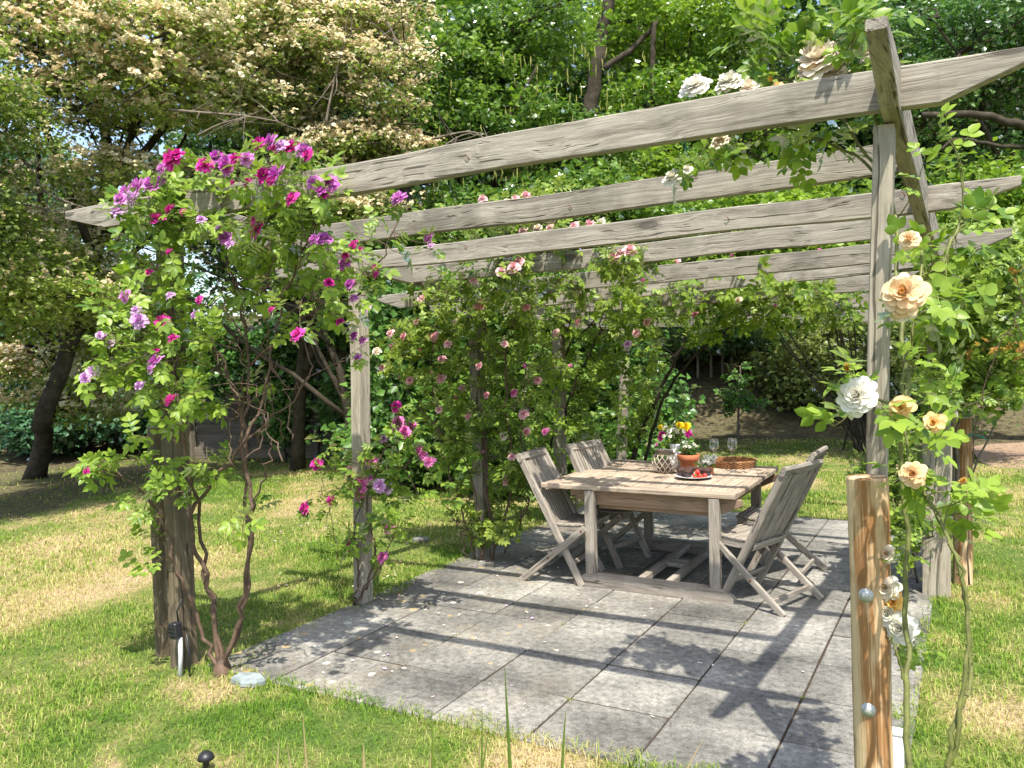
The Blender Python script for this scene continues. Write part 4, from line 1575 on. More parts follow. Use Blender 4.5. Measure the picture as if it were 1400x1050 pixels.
def wineglass(u, v, label):
    p = yp(u, v, c[1] + .02)
    H_ = .20
    rim = p[2]
    x, y, z0 = p[0], p[1], Z + .0115
    b = MB()
    H_ = max(.16, rim - z0)
    pr = [(.0, 0), (.036, 0), (.036, .0015), (.012, .004), (.0042, .010), (.0036, .05), (.0042, H_ * .46), (.012, H_ * .50), (.034, H_ * .60), (.0405, H_ * .68), (.040, H_ * .78), (.034, H_),
          (.0328, H_), (.0388, H_ * .78), (.0393, H_ * .68), (.033, H_ * .61), (.011, H_ * .515), (0, H_ * .51)]
    b.lathe(pr, 36, (x, y, z0))
    tag(b.build('wine_glass', M['glass'], None, True), label, 'wine glass', 'wine glasses on the rattan tray')


wineglass(976, 600, 'empty stemmed wine glass nearer the white flowers, on the rattan tray')
wineglass(1001, 599, 'empty stemmed wine glass farther from the flowers, on the rattan tray')
# ------------------------------------------------------------------ roses
def pb_(u, v, Y, ru, rv, rd=.3):
    """foliage volume at pixel (u, v) on the plane y = Y, radii in px (+ real depth)"""
    c = yp(u, v, Y)
    d = np.linalg.norm(c - EYE)
    k = d / F * .97
    return c, (ru * k, rd, rv * k)


def path3(pts):
    """cane control points: (u, v, Y)"""
    return [yp(u, v, Y) for u, v, Y in pts]


def blooms(pl, lst, Y, dY=.25, leaf=.11, rg=None, k=.95, face=None):
    rg = rg or pl.rg
    for (u, v, kind, s) in lst:
        yy = Y(u, v) if callable(Y) else Y
        p = yp(u, v, yy + rg.uniform(-dY, dY * .3))
        d = np.linalg.norm(p - EYE)
        sz = s * d / F * k
        flower(pl.root, p, kind, sz, face, rg)
        # a short stalk with leaves behind the bloom
        N = np.asarray(pl.nodes)
        e = p + np.array([0, .02, -.015])
        pl.shoot(e, .0026, 3, leaf, frac=.6)


# --- big purple rose on the front left post
b0 = gp(304, 918)
A = Plant('climbing_rose', 'large climbing rose smothered in purple and magenta blooms on the front left post', 'climbing rose', b0, 'climbing roses on the pergola', 3)
Y0 = b0[1]
g0 = (304, 922, Y0)
for cane, r in (([g0, (270, 850, Y0), (240, 770, 3.0), (212, 690, 2.95), (165, 650, 2.85)], .013), ([g0, (285, 800, Y0), (262, 705, 3.0), (330, 610, 3.0), (360, 545, 3.05), (385, 430, 3.1), (430, 300, 3.05)], .014),
                ([g0, (330, 830, Y0), (345, 720, 3.05), (334, 620, 3.05), (340, 500, 3.1), (318, 380, 3.05), (300, 260, 3.0)], .014), ([g0, (337, 800, 3.15), (334, 660, 3.15), (322, 540, 3.1), (280, 450, 3.0), (220, 380, 2.9)], .012),
                ([g0, (278, 760, Y0), (252, 600, 2.95), (236, 450, 2.95), (232, 300, 2.9)], .012), ([(342, 500, 3.1), (430, 425, 3.3), (495, 395, 3.6), (545, 300, 3.7)], .008), ([(330, 610, 3.05), (420, 520, 3.2), (410, 450, 3.2)], .006),
                ([(300, 300, 3.0), (360, 230, 3.0), (420, 215, 3.0)], .007), ([(232, 300, 2.95), (180, 270, 2.85)], .006), ([(346, 700, 3.05), (365, 640, 3.0), (372, 600, 3.0)], .005)):
    A.cane(path3(cane), r, .004)
for _ in range(16):
    u0, v0 = random.uniform(285, 400), random.uniform(430, 640)
    A.cane(path3([(u0, v0, 3.0 + random.uniform(-.1, .25)), (u0 + random.uniform(-40, 50), v0 - 60, 3.0), (u0 + random.uniform(-70, 80), v0 - random.uniform(90, 150), 3.0)]), .0045, .002)
A.canes.lathe([(.0, .07), (.022, .06), (.045, .03), (.055, -.02)], 11, tuple(b0), .14)
for (u, v, Y, ru, rv, n, lv) in ((300, 275, 3.0, 130, 50, 52, 7), (415, 255, 3.05, 55, 55, 26, 7), (255, 355, 2.95, 110, 55, 44, 7), (370, 360, 3.05, 90, 60, 36, 7), (215, 300, 2.9, 60, 40, 14, 6),
                                 (205, 465, 2.9, 80, 65, 32, 7), (300, 450, 3.05, 80, 70, 20, 7), (160, 520, 2.85, 50, 45, 14, 7), (240, 570, 2.95, 65, 45, 18, 7), (460, 375, 3.5, 60, 50, 24, 6), (430, 450, 3.3, 50, 40, 8, 6),
                                 (175, 630, 2.85, 55, 30, 12, 7), (230, 640, 2.9, 40, 40, 10, 7), (190, 725, 2.9, 45, 35, 8, 6), (330, 710, 3.0, 35, 30, 3, 6), (300, 530, 3.0, 55, 40, 10, 6), (515, 320, 3.6, 60, 40, 8, 5), (270, 650, 2.9, 22, 30, 5, 6),
                                 (180, 780, 2.9, 30, 22, 4, 5), (390, 320, 3.05, 70, 40, 20, 7), (150, 425, 2.9, 40, 40, 10, 6)):
    c, r = pb_(u, v, Y, ru, rv, .3)
    A.blob(c, r, int(n * .52 + .5), lv - 1, .122)
FLA = [(236, 219, 'M', 26), (222, 230, 'P', 16), (242, 212, 'M', 18), (172, 262, 'P', 20), (190, 254, 'P', 22), (205, 252, 'P', 22), (218, 248, 'P', 16), (160, 290, 'L', 16), (165, 272, 'P', 18), (182, 272, 'L', 20), (215, 300, 'M', 20), (232, 286, 'M', 14),
       (280, 226, 'M', 20), (297, 216, 'P', 22), (311, 225, 'P', 26), (322, 217, 'M', 16), (338, 217, 'P', 18), (355, 196, 'M', 18), (370, 194, 'P', 22), (385, 199, 'L', 18), (398, 202, 'M', 24), (415, 205, 'P', 20), (421, 212, 'M', 16),
       (376, 204, 'M', 16), (361, 239, 'M', 22), (379, 238, 'P', 28), (371, 247, 'M', 16), (339, 249, 'M', 14), (318, 250, 'M', 9), (430, 250, 'P', 22), (448, 252, 'P', 26), (440, 262, 'P', 18), (443, 267, 'M', 11), (400, 271, 'M', 21),
       (308, 325, 'P', 20), (314, 334, 'L', 12), (298, 312, 'L', 10), (351, 314, 'M', 24), (347, 301, 'M', 10), (430, 327, 'P', 18), (443, 327, 'P', 20), (484, 335, 'M', 15), (492, 341, 'M', 10), (471, 362, 'P', 17), (450, 386, 'M', 13),
       (480, 389, 'P', 18), (514, 375, 'M', 12), (513, 366, 'M', 10), (472, 350, 'M', 10), (545, 272, 'P', 24), (587, 327, 'P', 17), (590, 336, 'L', 10), (171, 405, 'P', 16), (186, 424, 'L', 13), (190, 438, 'L', 20), (222, 441, 'M', 20),
       (233, 404, 'L', 12), (273, 410, 'M', 12), (267, 430, 'L', 12), (237, 463, 'M', 14), (407, 457, 'M', 20), (371, 423, 'M', 10), (212, 494, 'P', 20), (207, 504, 'L', 14), (213, 480, 'M', 10), (127, 509, 'L', 17), (116, 516, 'L', 13),
       (142, 462, 'L', 12), (191, 527, 'L', 13), (233, 547, 'M', 18), (119, 645, 'M', 11), (133, 633, 'M', 10), (231, 344, 'M', 9), (204, 372, 'M', 10), (465, 440, 'M', 11), (484, 459, 'P', 13), (496, 466, 'P', 13), (490, 489, 'P', 14), (484, 408, 'P', 12), (503, 422, 'L', 12),
       (150, 470, 'L', 11), (136, 458, 'L', 10), (250, 290, 'M', 10), (275, 300, 'L', 12)]
blooms(A, FLA, lambda u, v: 2.72 + max(0, (u - 430)) * .007, .14, k=1.25)
A.finish(['leaf_rose', 'leaf_rose_fresh'], 'cane')

# --- strong pink rose at the foot of the second post, and a tall stem beside it
b1 = gp(492, 828)
B = Plant('climbing_rose', 'young strong pink rose with loose clusters tied to the second left post', 'climbing rose', b1, 'climbing roses on the pergola', 4)
Y1 = p2[1] - .1
g1 = (484, 830, b1[1])
B.cane(path3([g1, (505, 790, Y1), (512, 740, Y1), (500, 690, Y1), (525, 620, Y1), (545, 570, Y1)]), .010, .003)
B.cane(path3([g1, (490, 770, Y1), (484, 720, Y1), (510, 660, Y1), (575, 625, Y1)]), .008, .003)
B.cane(path3([g1, (500, 800, Y1), (530, 760, Y1), (528, 725, Y1)]), .006, .003)
for (u, v, ru, rv, n) in ((510, 650, 40, 40, 12), (540, 690, 40, 35, 9), (500, 740, 30, 30, 7), (550, 600, 35, 30, 7), (600, 690, 26, 20, 3), (470, 625, 30, 15, 4)):
    c, r = pb_(u, v, Y1, ru, rv, .2)
    B.blob(c, r, int(n * .75), 5, .12)
blooms(B, [(542, 556, 'M', 18), (545, 580, 'K', 26), (562, 583, 'K', 18), (525, 600, 'L', 14), (507, 630, 'K', 20), (479, 650, 'K', 18), (495, 662, 'K', 26), (518, 664, 'L', 20), (530, 668, 'L', 18), (532, 722, 'K', 18), (523, 762, 'K', 18), (574, 616, 'K', 15),
           (587, 631, 'K', 17), (579, 622, 'K', 14), (503, 655, 'P', 14), (480, 746, 'M', 16), (492, 676, 'K', 16), (553, 590, 'K', 18)], Y1, .12, k=1.1)
B.finish('leaf_rose', 'cane')

b2 = gp(470, 822)
Cc_ = Plant('rose_bush', 'thin upright rose stems with four bright magenta blooms left of the second post', 'rose bush', b2, None, 5)
Y2 = b2[1]
Cc_.cane(path3([(468, 824, Y2), (462, 760, Y2), (452, 690, Y2), (437, 645, Y2)]), .005, .0025)
Cc_.cane(path3([(466, 824, Y2), (462, 770, Y2), (446, 710, Y2), (456, 690, Y2)]), .004, .0025)
for (u, v, ru, rv, n) in ((455, 740, 14, 40, 4), (430, 690, 16, 14, 3), (450, 660, 20, 18, 3)):
    c, r = pb_(u, v, Y2, ru, rv, .1)
    Cc_.blob(c, r, n, 3, .09, .002)
blooms(Cc_, [(433, 634, 'M', 18), (417, 695, 'M', 22), (453, 684, 'M', 17), (480, 748, 'M', 14)], Y2, .05, k=1.1)
Cc_.finish('leaf_rose', 'cane_green')

# --- pale pink rambler on the third post, up over the rafters
b3 = gp(668, 768)
D_ = Plant('climbing_rose', 'pale pink rambling rose with small yellowish leaves on the third left post', 'climbing rose', b3, 'climbing roses on the pergola', 6)
Y3 = b3[1]
g3 = lambda u, v=766: (u, v, Y3)
for cane, r in (([g3(655), (668, 700, Y3), (660, 600, Y3), (668, 500, Y3), (664, 420, Y3), (690, 380, Y3)], .013), ([g3(672), (700, 660, Y3), (690, 540, Y3), (700, 450, Y3), (740, 400, Y3), (830, 385, 5.7)], .011),
                ([g3(650), (630, 690, Y3), (600, 600, Y3), (590, 500, Y3), (600, 430, Y3)], .009), ([g3(690, 756), (720, 690, Y3), (715, 600, Y3), (720, 500, Y3)], .008), ([g3(640, 760), (625, 720, Y3), (612, 690, Y3)], .006),
                ([g3(660), (640, 640, Y3), (560, 540, Y3), (530, 470, Y3)], .007), ([g3(676), (650, 560, Y3), (560, 470, Y3)], .006), ([(664, 430, Y3), (640, 390, 5.5), (700, 330, 5.0), (760, 300, 4.8)], .007), ([(740, 400, 5.7), (820, 350, 5.0), (870, 350, 4.9)], .006),
                ([(740, 405, Y3), (800, 400, 6.2), (960, 390, 6.2)], .008)):
    D_.cane(path3(cane), r, .003)
for (u, v, Y, ru, rv, n) in ((600, 440, 5.7, 75, 50, 60), (640, 520, 5.8, 75, 60, 60), (560, 500, 5.6, 50, 40, 22), (680, 440, 5.8, 60, 45, 40), (690, 560, 5.8, 55, 60, 50), (640, 610, 5.8, 60, 55, 40), (710, 650, 5.8, 40, 60, 44),
                             (690, 720, 5.8, 50, 35, 26), (640, 410, 5.2, 70, 24, 26), (560, 400, 5.0, 40, 20, 8), (760, 400, 5.6, 60, 22, 26), (700, 390, 5.0, 50, 16, 14), (620, 375, 4.8, 26, 14, 5), (650, 690, 5.8, 40, 40, 16), (730, 480, 5.9, 40, 60, 30), (600, 570, 5.8, 40, 40, 16), (720, 330, 4.9, 80, 30, 26), (855, 360, 4.9, 45, 26, 24), (640, 290, 5.2, 90, 30, 26), (760, 270, 5.4, 70, 26, 24)):
    c, r = pb_(u, v, Y, ru, rv, .35)
    D_.blob(c, r, int(n * .66), 7, .108)
FLD = [(655, 416, 'R', 18), (586, 406, 'R', 15), (577, 408, 'R', 12), (594, 460, 'R', 14), (552, 460, 'R', 13), (534, 456, 'R', 13), (538, 475, 'R', 14), (604, 491, 'R', 12), (587, 510, 'R', 11), (603, 518, 'R', 15), (632, 531, 'R', 11), (720, 503, 'b', 11),
       (783, 500, 'b', 11), (703, 537, 'K', 13), (716, 566, 'R', 15), (687, 597, 'C', 13), (746, 590, 'K', 13), (693, 655, 'R', 17), (720, 590, 'R', 12), (702, 365, 'R', 18), (710, 358, 'R', 16), (685, 371, 'R', 15), (705, 272, 'R', 13), (719, 268, 'R', 15), (838, 353, 'R', 19),
       (861, 342, 'R', 19), (848, 347, 'R', 14), (752, 312, 'R', 14), (785, 310, 'R', 15), (806, 307, 'R', 15), (822, 305, 'W', 15), (715, 317, 'R', 14), (735, 312, 'C', 14), (647, 384, 'R', 12), (600, 389, 'R', 11), (880, 385, 'b', 11), (770, 312, 'C', 12),
       (540, 560, 'R', 11), (625, 545, 'b', 10), (570, 440, 'R', 12), (612, 470, 'R', 12), (560, 520, 'R', 11), (665, 540, 'R', 11), (640, 570, 'R', 11), (735, 520, 'R', 11), (690, 470, 'R', 11), (622, 440, 'C', 10), (700, 625, 'R', 12), (660, 620, 'b', 9), (760, 455, 'R', 11), (600, 560, 'R', 10), (575, 480, 'b', 9), (676, 410, 'R', 12), (720, 420, 'R', 11), (790, 440, 'R', 11), (655, 500, 'R', 12), (515, 480, 'C', 13), (522, 503, 'R', 11), (660, 272, 'R', 13), (693, 276, 'C', 11), (640, 300, 'R', 10)]
blooms(D_, FLD, lambda u, v: 5.6 if v > 385 else 4.85, .2, k=1.1)
D_.finish(['leaf_rose_small', 'leaf_rose'], 'cane', [t_compound(2), t_compound(3, .26)])

# --- fourth rose, thick stems at the fourth post and back beams
b4 = gp(775, 716)
E_ = Plant('climbing_rose', 'old climbing rose with thick bare stems behind the left chairs, below the back beams', 'climbing rose', b4, 'climbing roses on the pergola', 7)
Y4 = b4[1]
for cane, r in (([(770, 722, Y4), (760, 640, Y4), (766, 540, Y4), (780, 470, Y4), (860, 400, Y4 - .3)], .022), ([(785, 722, Y4), (790, 640, Y4), (775, 560, Y4), (815, 460, Y4), (830, 400, Y4)], .016), ([(756, 722, Y4), (752, 640, Y4), (758, 520, Y4), (750, 430, Y4)], .014),
                ([(690, 490, 6.2), (740, 500, 6.6), (770, 470, 7.0), (790, 400, 6.8)], .010), ([(860, 640, 8.3), (900, 540, 8.2), (945, 450, 8.0), (980, 400, 7.8)], .03), ([(880, 640, 8.3), (915, 530, 8.0), (1010, 440, 7.5), (1050, 430, 7.5)], .02),
                ([(760, 430, Y4), (880, 405, 7.3), (1010, 400, 7.4), (1150, 410, 7.5)], .012)):
    E_.cane(path3(cane), r, .005)
for (u, v, Y, ru, rv, n) in ((830, 430, 7.4, 90, 40, 70), (960, 400, 6.9, 110, 22, 50), (930, 440, 7.4, 90, 30, 60), (1080, 400, 7.0, 90, 26, 50), (1090, 440, 7.6, 90, 20, 40), (950, 370, 6.3, 60, 16, 16), (790, 500, 7.4, 60, 50, 40), (860, 500, 7.8, 50, 60, 40), (840, 580, 8.2, 60, 60, 40), (770, 580, 7.3, 50, 60, 34),
                             (1010, 420, 7.0, 70, 20, 26), (900, 400, 5.9, 80, 18, 26), (1000, 385, 5.9, 60, 16, 14), (1100, 395, 6.2, 80, 18, 26), (820, 385, 5.7, 40, 20, 14), (730, 420, 6.6, 60, 30, 24)):
    c, r = pb_(u, v, Y, ru, rv, .5)
    E_.blob(c, r, int(n * .75), 6, .14)
blooms(E_, [(938, 391, 'R', 17), (985, 385, 'R', 19), (925, 358, 'R', 12), (1000, 352, 'b', 9), (885, 440, 'R', 13), (905, 400, 'R', 12), (840, 410, 'R', 12), (1010, 410, 'C', 10), (1060, 420, 'b', 9), (950, 430, 'R', 11), (858, 470, 'L', 12), (870, 455, 'R', 12), (962, 372, 'b', 11), (926, 391, 'R', 14), (1122, 343, 'b', 9), (900, 608, 'b', 10)], 6.4, .15, k=1.05)
E_.finish(['leaf_rose', 'leaf_rose_small'], 'bark')

# --- white and apricot rose at the front right
b5 = gp(1222, 1030)
G_ = Plant('climbing_rose', 'big flowered white and apricot climbing rose with bare green canes on the front right post', 'climbing rose', b5, 'climbing roses on the pergola', 8)
YA = 2.62
f5 = lambda u, v, Y=YA: (u, v, Y)
for cane, r in (([f5(1250, 1240, 2.5), (1240, 1010, 2.62), (1240, 860, 2.72), (1236, 700, 2.75), (1230, 560, 2.75), (1250, 440, 2.8), (1262, 330, 2.9)], .0105), ([f5(1262, 1230, 2.5), (1300, 1020, 2.5), (1326, 930, 2.55), (1318, 800, 2.6), (1290, 720, 2.62), (1252, 650, 2.65), (1236, 570, 2.7)], .0085),
                ([f5(1270, 1230, 2.5), (1310, 990, 2.5), (1322, 850, 2.55), (1310, 770, 2.55), (1275, 695, 2.6), (1255, 655, 2.65)], .007), ([(1240, 940, 2.9), (1226, 860, 3.05), (1216, 760, 3.05)], .005), ([(1232, 560, 2.7), (1200, 545, 2.65), (1172, 545, 2.6)], .005),
                ([(1215, 260, 3.15), (1195, 150, 3.15), (1150, 80, 3.1)], .005), ([(1240, 560, 2.75), (1228, 420, 2.9), (1215, 260, 3.15), (1120, 190, 3.25), (1000, 160, 3.25)], .008), ([(1262, 430, 2.85), (1300, 330, 2.9), (1330, 290, 3.0)], .005),
                ([(1205, 240, 3.1), (1130, 140, 3.2), (1040, 90, 3.2)], .006), ([(1240, 960, 2.66), (1228, 900, 2.66), (1220, 870, 2.66)], .004)):
    G_.cane(path3(cane), r, .0035, jit=.004)
for (u, v, Y, ru, rv, n, sz) in ((1295, 430, 2.85, 36, 34, 7, .15), (1280, 380, 2.85, 26, 30, 5, .15), (1255, 460, 2.75, 12, 30, 2, .13), (1222, 600, 2.58, 12, 26, 2, .15), (1140, 580, 2.58, 8, 8, 1, .15), (1232, 640, 2.6, 8, 22, 2, .14), (1315, 690, 2.65, 30, 20, 4, .13), (1290, 620, 2.7, 16, 22, 3, .12),
                                 (1345, 690, 2.7, 14, 18, 3, .12), (1248, 905, 3.0, 12, 26, 3, .12), (1245, 860, 3.0, 8, 30, 2, .11), (1110, 50, 3.15, 70, 36, 10, .16), (1050, 95, 3.2, 40, 30, 6, .15), (1175, 60, 3.0, 24, 36, 3, .14), (1100, 140, 3.3, 60, 22, 5, .14), (1000, 200, 3.4, 50, 20, 5, .13),
                                 (1130, 200, 3.3, 60, 26, 6, .13), (1288, 176, 2.85, 10, 6, 2, .10), (1270, 215, 2.9, 8, 5, 1, .10), (1280, 540, 2.8, 16, 30, 3, .12), (1345, 310, 3.0, 26, 26, 4, .14), (1212, 10, 3.0, 10, 10, 2, .13), (1040, 30, 3.3, 30, 20, 4, .15), (1240, 770, 3.0, 8, 30, 3, .10), (1310, 340, 3.0, 20, 20, 3, .13)):
    c, r = pb_(u, v, Y, ru, rv, .10)
    G_.blob(c, r, n if v < 260 else max(1, int(n * .8)), 4, sz * (.95 if v < 260 else .82), .0024)
blooms(G_, [(950, 118, 'W', 40), (997, 113, 'W', 36), (1024, 121, 'C', 26), (1120, 84, 'C', 58), (1110, 101, 'A', 40), (1142, 100, 'C', 34), (1187, 76, 'C', 22), (1063, 118, 'O', 16), (985, 192, 'C', 24), (920, 243, 'W', 28), (940, 232, 'W', 15), (1055, 112, 'y', 14)], 3.12, .02, .12, k=1.1, face=(-.2, -.8, .9))
blooms(G_, [(1236, 401, 'A', 50), (1232, 424, 'C', 30), (1243, 328, 'A', 24), (1160, 505, 'y', 18), (1172, 541, 'W', 46), (1232, 557, 'O', 32), (1277, 578, 'O', 26), (1248, 648, 'A', 30), (1318, 658, 'y', 18), (1160, 500, 'y', 12)], 2.56, .02, .11, k=1.1, face=(-.15, -1, .25))
blooms(G_, [(1211, 803, 'C', 30), (1221, 823, 'Y', 26), (1230, 858, 'W', 36), (1214, 838, 'W', 34), (1212, 757, 'C', 24)], 2.9, .01, .06, k=1.15, face=(-.1, -1, .25))
G_.finish('leaf_rose_fresh', 'cane_green', [t_compound(2, .33), t_compound(2, .36)])

# --- leafy rambler on the rear right post with orange young leaves
b6 = gp(1296, 800)
H_ = Plant('climbing_rose', 'leafy rambling rose with orange young shoots on the rear right post', 'climbing rose', b6, 'climbing roses on the pergola', 9)
Y6 = b6[1]
g6 = (1295, 805, Y6)
for cane, r in (([g6, (1285, 740, Y6), (1310, 640, Y6), (1288, 520, Y6), (1284, 440, Y6)], .022), ([(1290, 800, Y6), (1300, 700, Y6), (1306, 600, Y6), (1330, 480, Y6), (1345, 380, Y6)], .012), ([(1255, 800, Y6), (1240, 690, 6.0), (1238, 560, 6.0)], .008), ([(1290, 720, Y6), (1370, 560, Y6), (1395, 470, Y6)], .008),
                ([(1240, 790, 6.0), (1262, 745, 6.0), (1290, 700, 6.0), (1320, 655, 6.0)], .009), ([(1220, 760, 6), (1245, 700, 6), (1222, 690, 6), (1230, 640, 6)], .014)):
    H_.cane(path3(cane), r, .004)
for (u, v, Y, ru, rv, n) in ((1320, 400, 6.1, 70, 60, 90), (1370, 470, 6.2, 50, 70, 70), (1300, 520, 6.1, 40, 60, 34), (1345, 530, 6.2, 46, 30, 30), (1380, 350, 6.3, 50, 50, 46), (1230, 610, 6.0, 30, 60, 26), (1225, 700, 5.9, 22, 50, 20), (1250, 700, 5.9, 24, 60, 16), (1290, 340, 6.2, 30, 40, 20), (1180, 640, 5.9, 16, 26, 8)):
    c, r = pb_(u, v, Y, ru, rv, .45)
    H_.blob(c, r, int(n * .9), 6, .125)
blooms(H_, [(1320, 378, 'W', 15), (1262, 330, 'C', 12)], Y6 - .2, .1)
H_.finish(['leaf_rose', 'leaf_rose_small'], 'bark_pale')
YO = Plant('rose_shoot', 'orange young rose shoots arching out at the right of the rear post', 'plant', gp(1335, 790), None, 19)
YO.cane(path3([(1325, 800, 5.9), (1325, 650, 5.9), (1360, 490, 5.8), (1420, 400, 5.8)]), .006, .002)
for (u, v, ru, rv, n) in ((1330, 490, 26, 22, 2), (1365, 480, 20, 16, 2), (1395, 495, 16, 10, 2), (1385, 380, 16, 26, 2)):
    c, r = pb_(u, v, 5.85, ru, rv, .2)
    YO.blob(c, r, n, 5, .06)
YO.finish('leaf_orange', 'cane')

# ------------------------------------------------------------------ small things on the ground
p = yp(243, 868, 3.0)
bx = thing('power_box', 'small black power box on a pale conduit at the front left post', 'power box', gp(246, 918))
g = gp(246, 922)
mb = MB(); mb.box((0, 0, 0), (.058, .05, .085), Matrix.Rotation(R(-6), 4, 'Y'), .006)
for i in range(3): mb.box((0, -.026, -.02 + .02 * i), (.046, .006, .006))
mb.build('box', M['black'], bx, False, Matrix.Translation((g[0] - .02, g[1] + .0, .235)))
mb = MB(); mb.tube([(g[0], g[1] + .01, .20), (g[0] + .002, g[1] + .008, .1), (g[0] - .004, g[1], -.05)], .012, 12); mb.build('conduit', M['conduit'], bx, True)
mb = MB(); mb.tube([(g[0] + .04, g[1] + .02, .22), (g[0] + .055, g[1] + .02, .1), (g[0] + .05, g[1] + .02, -.02)], .006, 8); mb.tube([(g[0] - .02, g[1] + .02, .27), (g[0] - .03, g[1] + .02, .33), (g[0] + .0, g[1] + .03, .40)], .005, 8); mb.build('cable', M['black'], bx, True)


def stone(u, v, rx, ry, h, m, name, label, cat, seed):
    c = gp(u, v)
    rg = random.Random(seed)
    n = 16
    vs = []
    rr = [1 + rg.uniform(-.2, .2) for _ in range(n)]
    for k, (s, z) in enumerate(((1.0, 0), (1.0, h * .6), (.88, h), (.5, h * 1.05))):
        for j in range(n):
            a = 2 * PI * j / n
            vs.append((c[0] + rx * rr[j] * s * math.cos(a), c[1] + ry * rr[j] * s * math.sin(a), z - .01 + rg.uniform(-.003, .003)))
    fs = [(k * n + j, k * n + (j + 1) % n, (k + 1) * n + (j + 1) % n, (k + 1) * n + j) for k in range(3) for j in range(n)] + [tuple(3 * n + j for j in range(n))]
    tag(MB().add(vs, fs).build(name, M[m]), label, cat)


stone(341, 931, .10, .055, .035, 'slate', 'stone', 'flat bluish slate stone lying at the corner of the patio', 'stone', 3)
stone(575, 738, .08, .06, .03, 'stone_dull', 'stone', 'small grey stone in the grass beyond the second left post', 'stone', 8)
c = gp(282, 1052)
sl = thing('garden_light', 'low black domed garden light in the grass at the lower left', 'garden light', c)
mb = MB(); mb.lathe([(.0, .075), (.018, .072), (.03, .06), (.034, .045), (.026, .04), (.0, .038)], 20, (c[0], c[1], 0)); mb.build('cap', M['black'], sl, True)
mb = MB(); mb.lathe([(.014, .04), (.012, -.08)], 12, (c[0], c[1], 0)); mb.build('spike', M['black'], sl, True)
c = gp(1226, 1076)
wb = thing('marker_post', 'short white painted timber block beside the new stake', 'marker post', (c[0], c[1], 0))
mb = MB(); mb.box((c[0], c[1], .06), (.05, .05, .30), None, .004); mb.build('block', M['white_paint'], wb)
mb = MB(); mb.box((c[0], c[1], .214), (.056, .056, .012), None, .003); mb.build('cap', M['white_paint'], wb)

# green twine round the rear right post and stake
a = yp(1290, 607, Y6 - .1); b_ = yp(1316, 598, Y6 - .16); c2 = yp(1345, 597, Y6 - .2)
mb = MB(); mb.tube([a, (a + b_) / 2 + (0, 0, -.01), b_, (b_ + c2) / 2 + (0, 0, .012), c2], .006, 6); mb.tube([b_, b_ + (.05, -.02, .03), c2 + (.02, 0, -.02)], .004, 5)
tag(mb.build('garden_twine', M['twine']), 'green garden twine tied round the rear right post and stake', 'twine')

# long grass blades in front
og = thing('ornamental_grass', 'few long upright grass blades rising into view along the bottom edge', 'grass plant', dp(700, 1400, 1.75))
for (u0, u1, v, w_, dry) in ((590, 590, 972, .0035, 0), (655, 659, 965, .003, 0), (705, 690, 912, .0045, 0), (765, 774, 970, .004, 0), (885, 962, 1010, .003, 1), (430, 414, 975, .0035, 1), (372, 382, 1008, .0035, 1), (505, 497, 1015, .006, 1), (588, 589, 1025, .005, 1), (662, 656, 1010, .0035, 1), (640, 668, 1000, .0035, 0), (750, 765, 1030, .003, 1), (418, 392, 1015, .003, 1)):
    d = 1.9 + random.random() * .3
    b = dp(u0, 1180, d); t_ = dp(u1, v, d)
    ml = (b * .4 + t_ * .6) + np.array([.008 * random.uniform(-1, 1), 0, .02])
    P = bez(b, ml, t_, 7)
    vs = []
    for i, q in enumerate(P):
        ww = 1.5 * w_ * (1 - (i / 6) ** 2 * .92)
        vs += [q + (-ww, 0, 0), q + (0, -ww * .5, 0), q + (ww, 0, 0)]
    fs = [(3 * i + j, 3 * i + j + 1, 3 * i + j + 4, 3 * i + j + 3) for i in range(6) for j in range(2)]
    MB().add(vs, fs).build('blade', M['blade_dry' if dry else 'blade_tall'], og)

# fallen petals
rg = random.Random(77)
PV = []
for k in range(3):
    b = MB()
    vs = []
    for i in range(5):
        for j in range(3):
            t = i / 4
            w_ = (.35, .85, 1, .8, .35)[i]
            vs.append(((t - .5) * 1.6, (j - 1) * w_ * .55, .16 * (j - 1) ** 2 + .12 * (t - .5) ** 2 * (1 + k) + .02))
    b.add(vs, [(i * 3 + j, i * 3 + j + 1, (i + 1) * 3 + j + 1, (i + 1) * 3 + j) for i in range(4) for j in range(2)])
    PV.append(b)
PM = {}
for key in ('white', 'lilac', 'pink', 'cream'):
    for k in range(3):
        me = PV[k].mesh('fallen_petal', True)
        me.materials.append(M[key])
        PM[(key, k)] = me


def petal(x, y, z, key, label, group):
    s = rg.uniform(.009, .017)
    o = link('fallen_petal', PM[(key, rg.randint(0, 2))], None)
    o.location = (x, y, z)
    o.rotation_euler = (rg.uniform(-.2, .2), rg.uniform(-.2, .2), rg.uniform(0, 6.3))
    o.scale = (s, s * rg.uniform(.7, 1.1), s)
    tag(o, label, 'petal', group)


fixed = [(365, 880), (395, 868), (418, 876), (432, 877), (455, 862), (470, 873), (490, 847), (505, 853), (480, 848), (512, 844), (556, 854), (442, 921), (536, 919), (600, 812), (667, 805), (607, 809), (660, 966), (892, 981), (957, 908), (975, 911), (720, 846), (802, 830), (1090, 857), (1098, 920), (628, 842), (582, 835), (540, 829), (620, 868), (680, 788), (720, 838), (745, 879), (651, 874)]
for i, (u, v) in enumerate(fixed):
    c = gp(u, v)
    petal(c[0], c[1], .005, 'lilac' if u < 440 and i % 2 else 'white', 'small fallen rose petal lying on the paving slabs', 'fallen petals on the patio')
for i in range(58):
    x = PX0 + abs(rg.gauss(0, .85)) + .1
    y = rg.uniform(PY0 + .1, 7.2)
    if x < PX1 - .1: petal(x, y, .005, rg.choice(('white', 'white', 'cream', 'lilac', 'pink')), 'small fallen rose petal lying on the paving slabs', 'fallen petals on the patio')
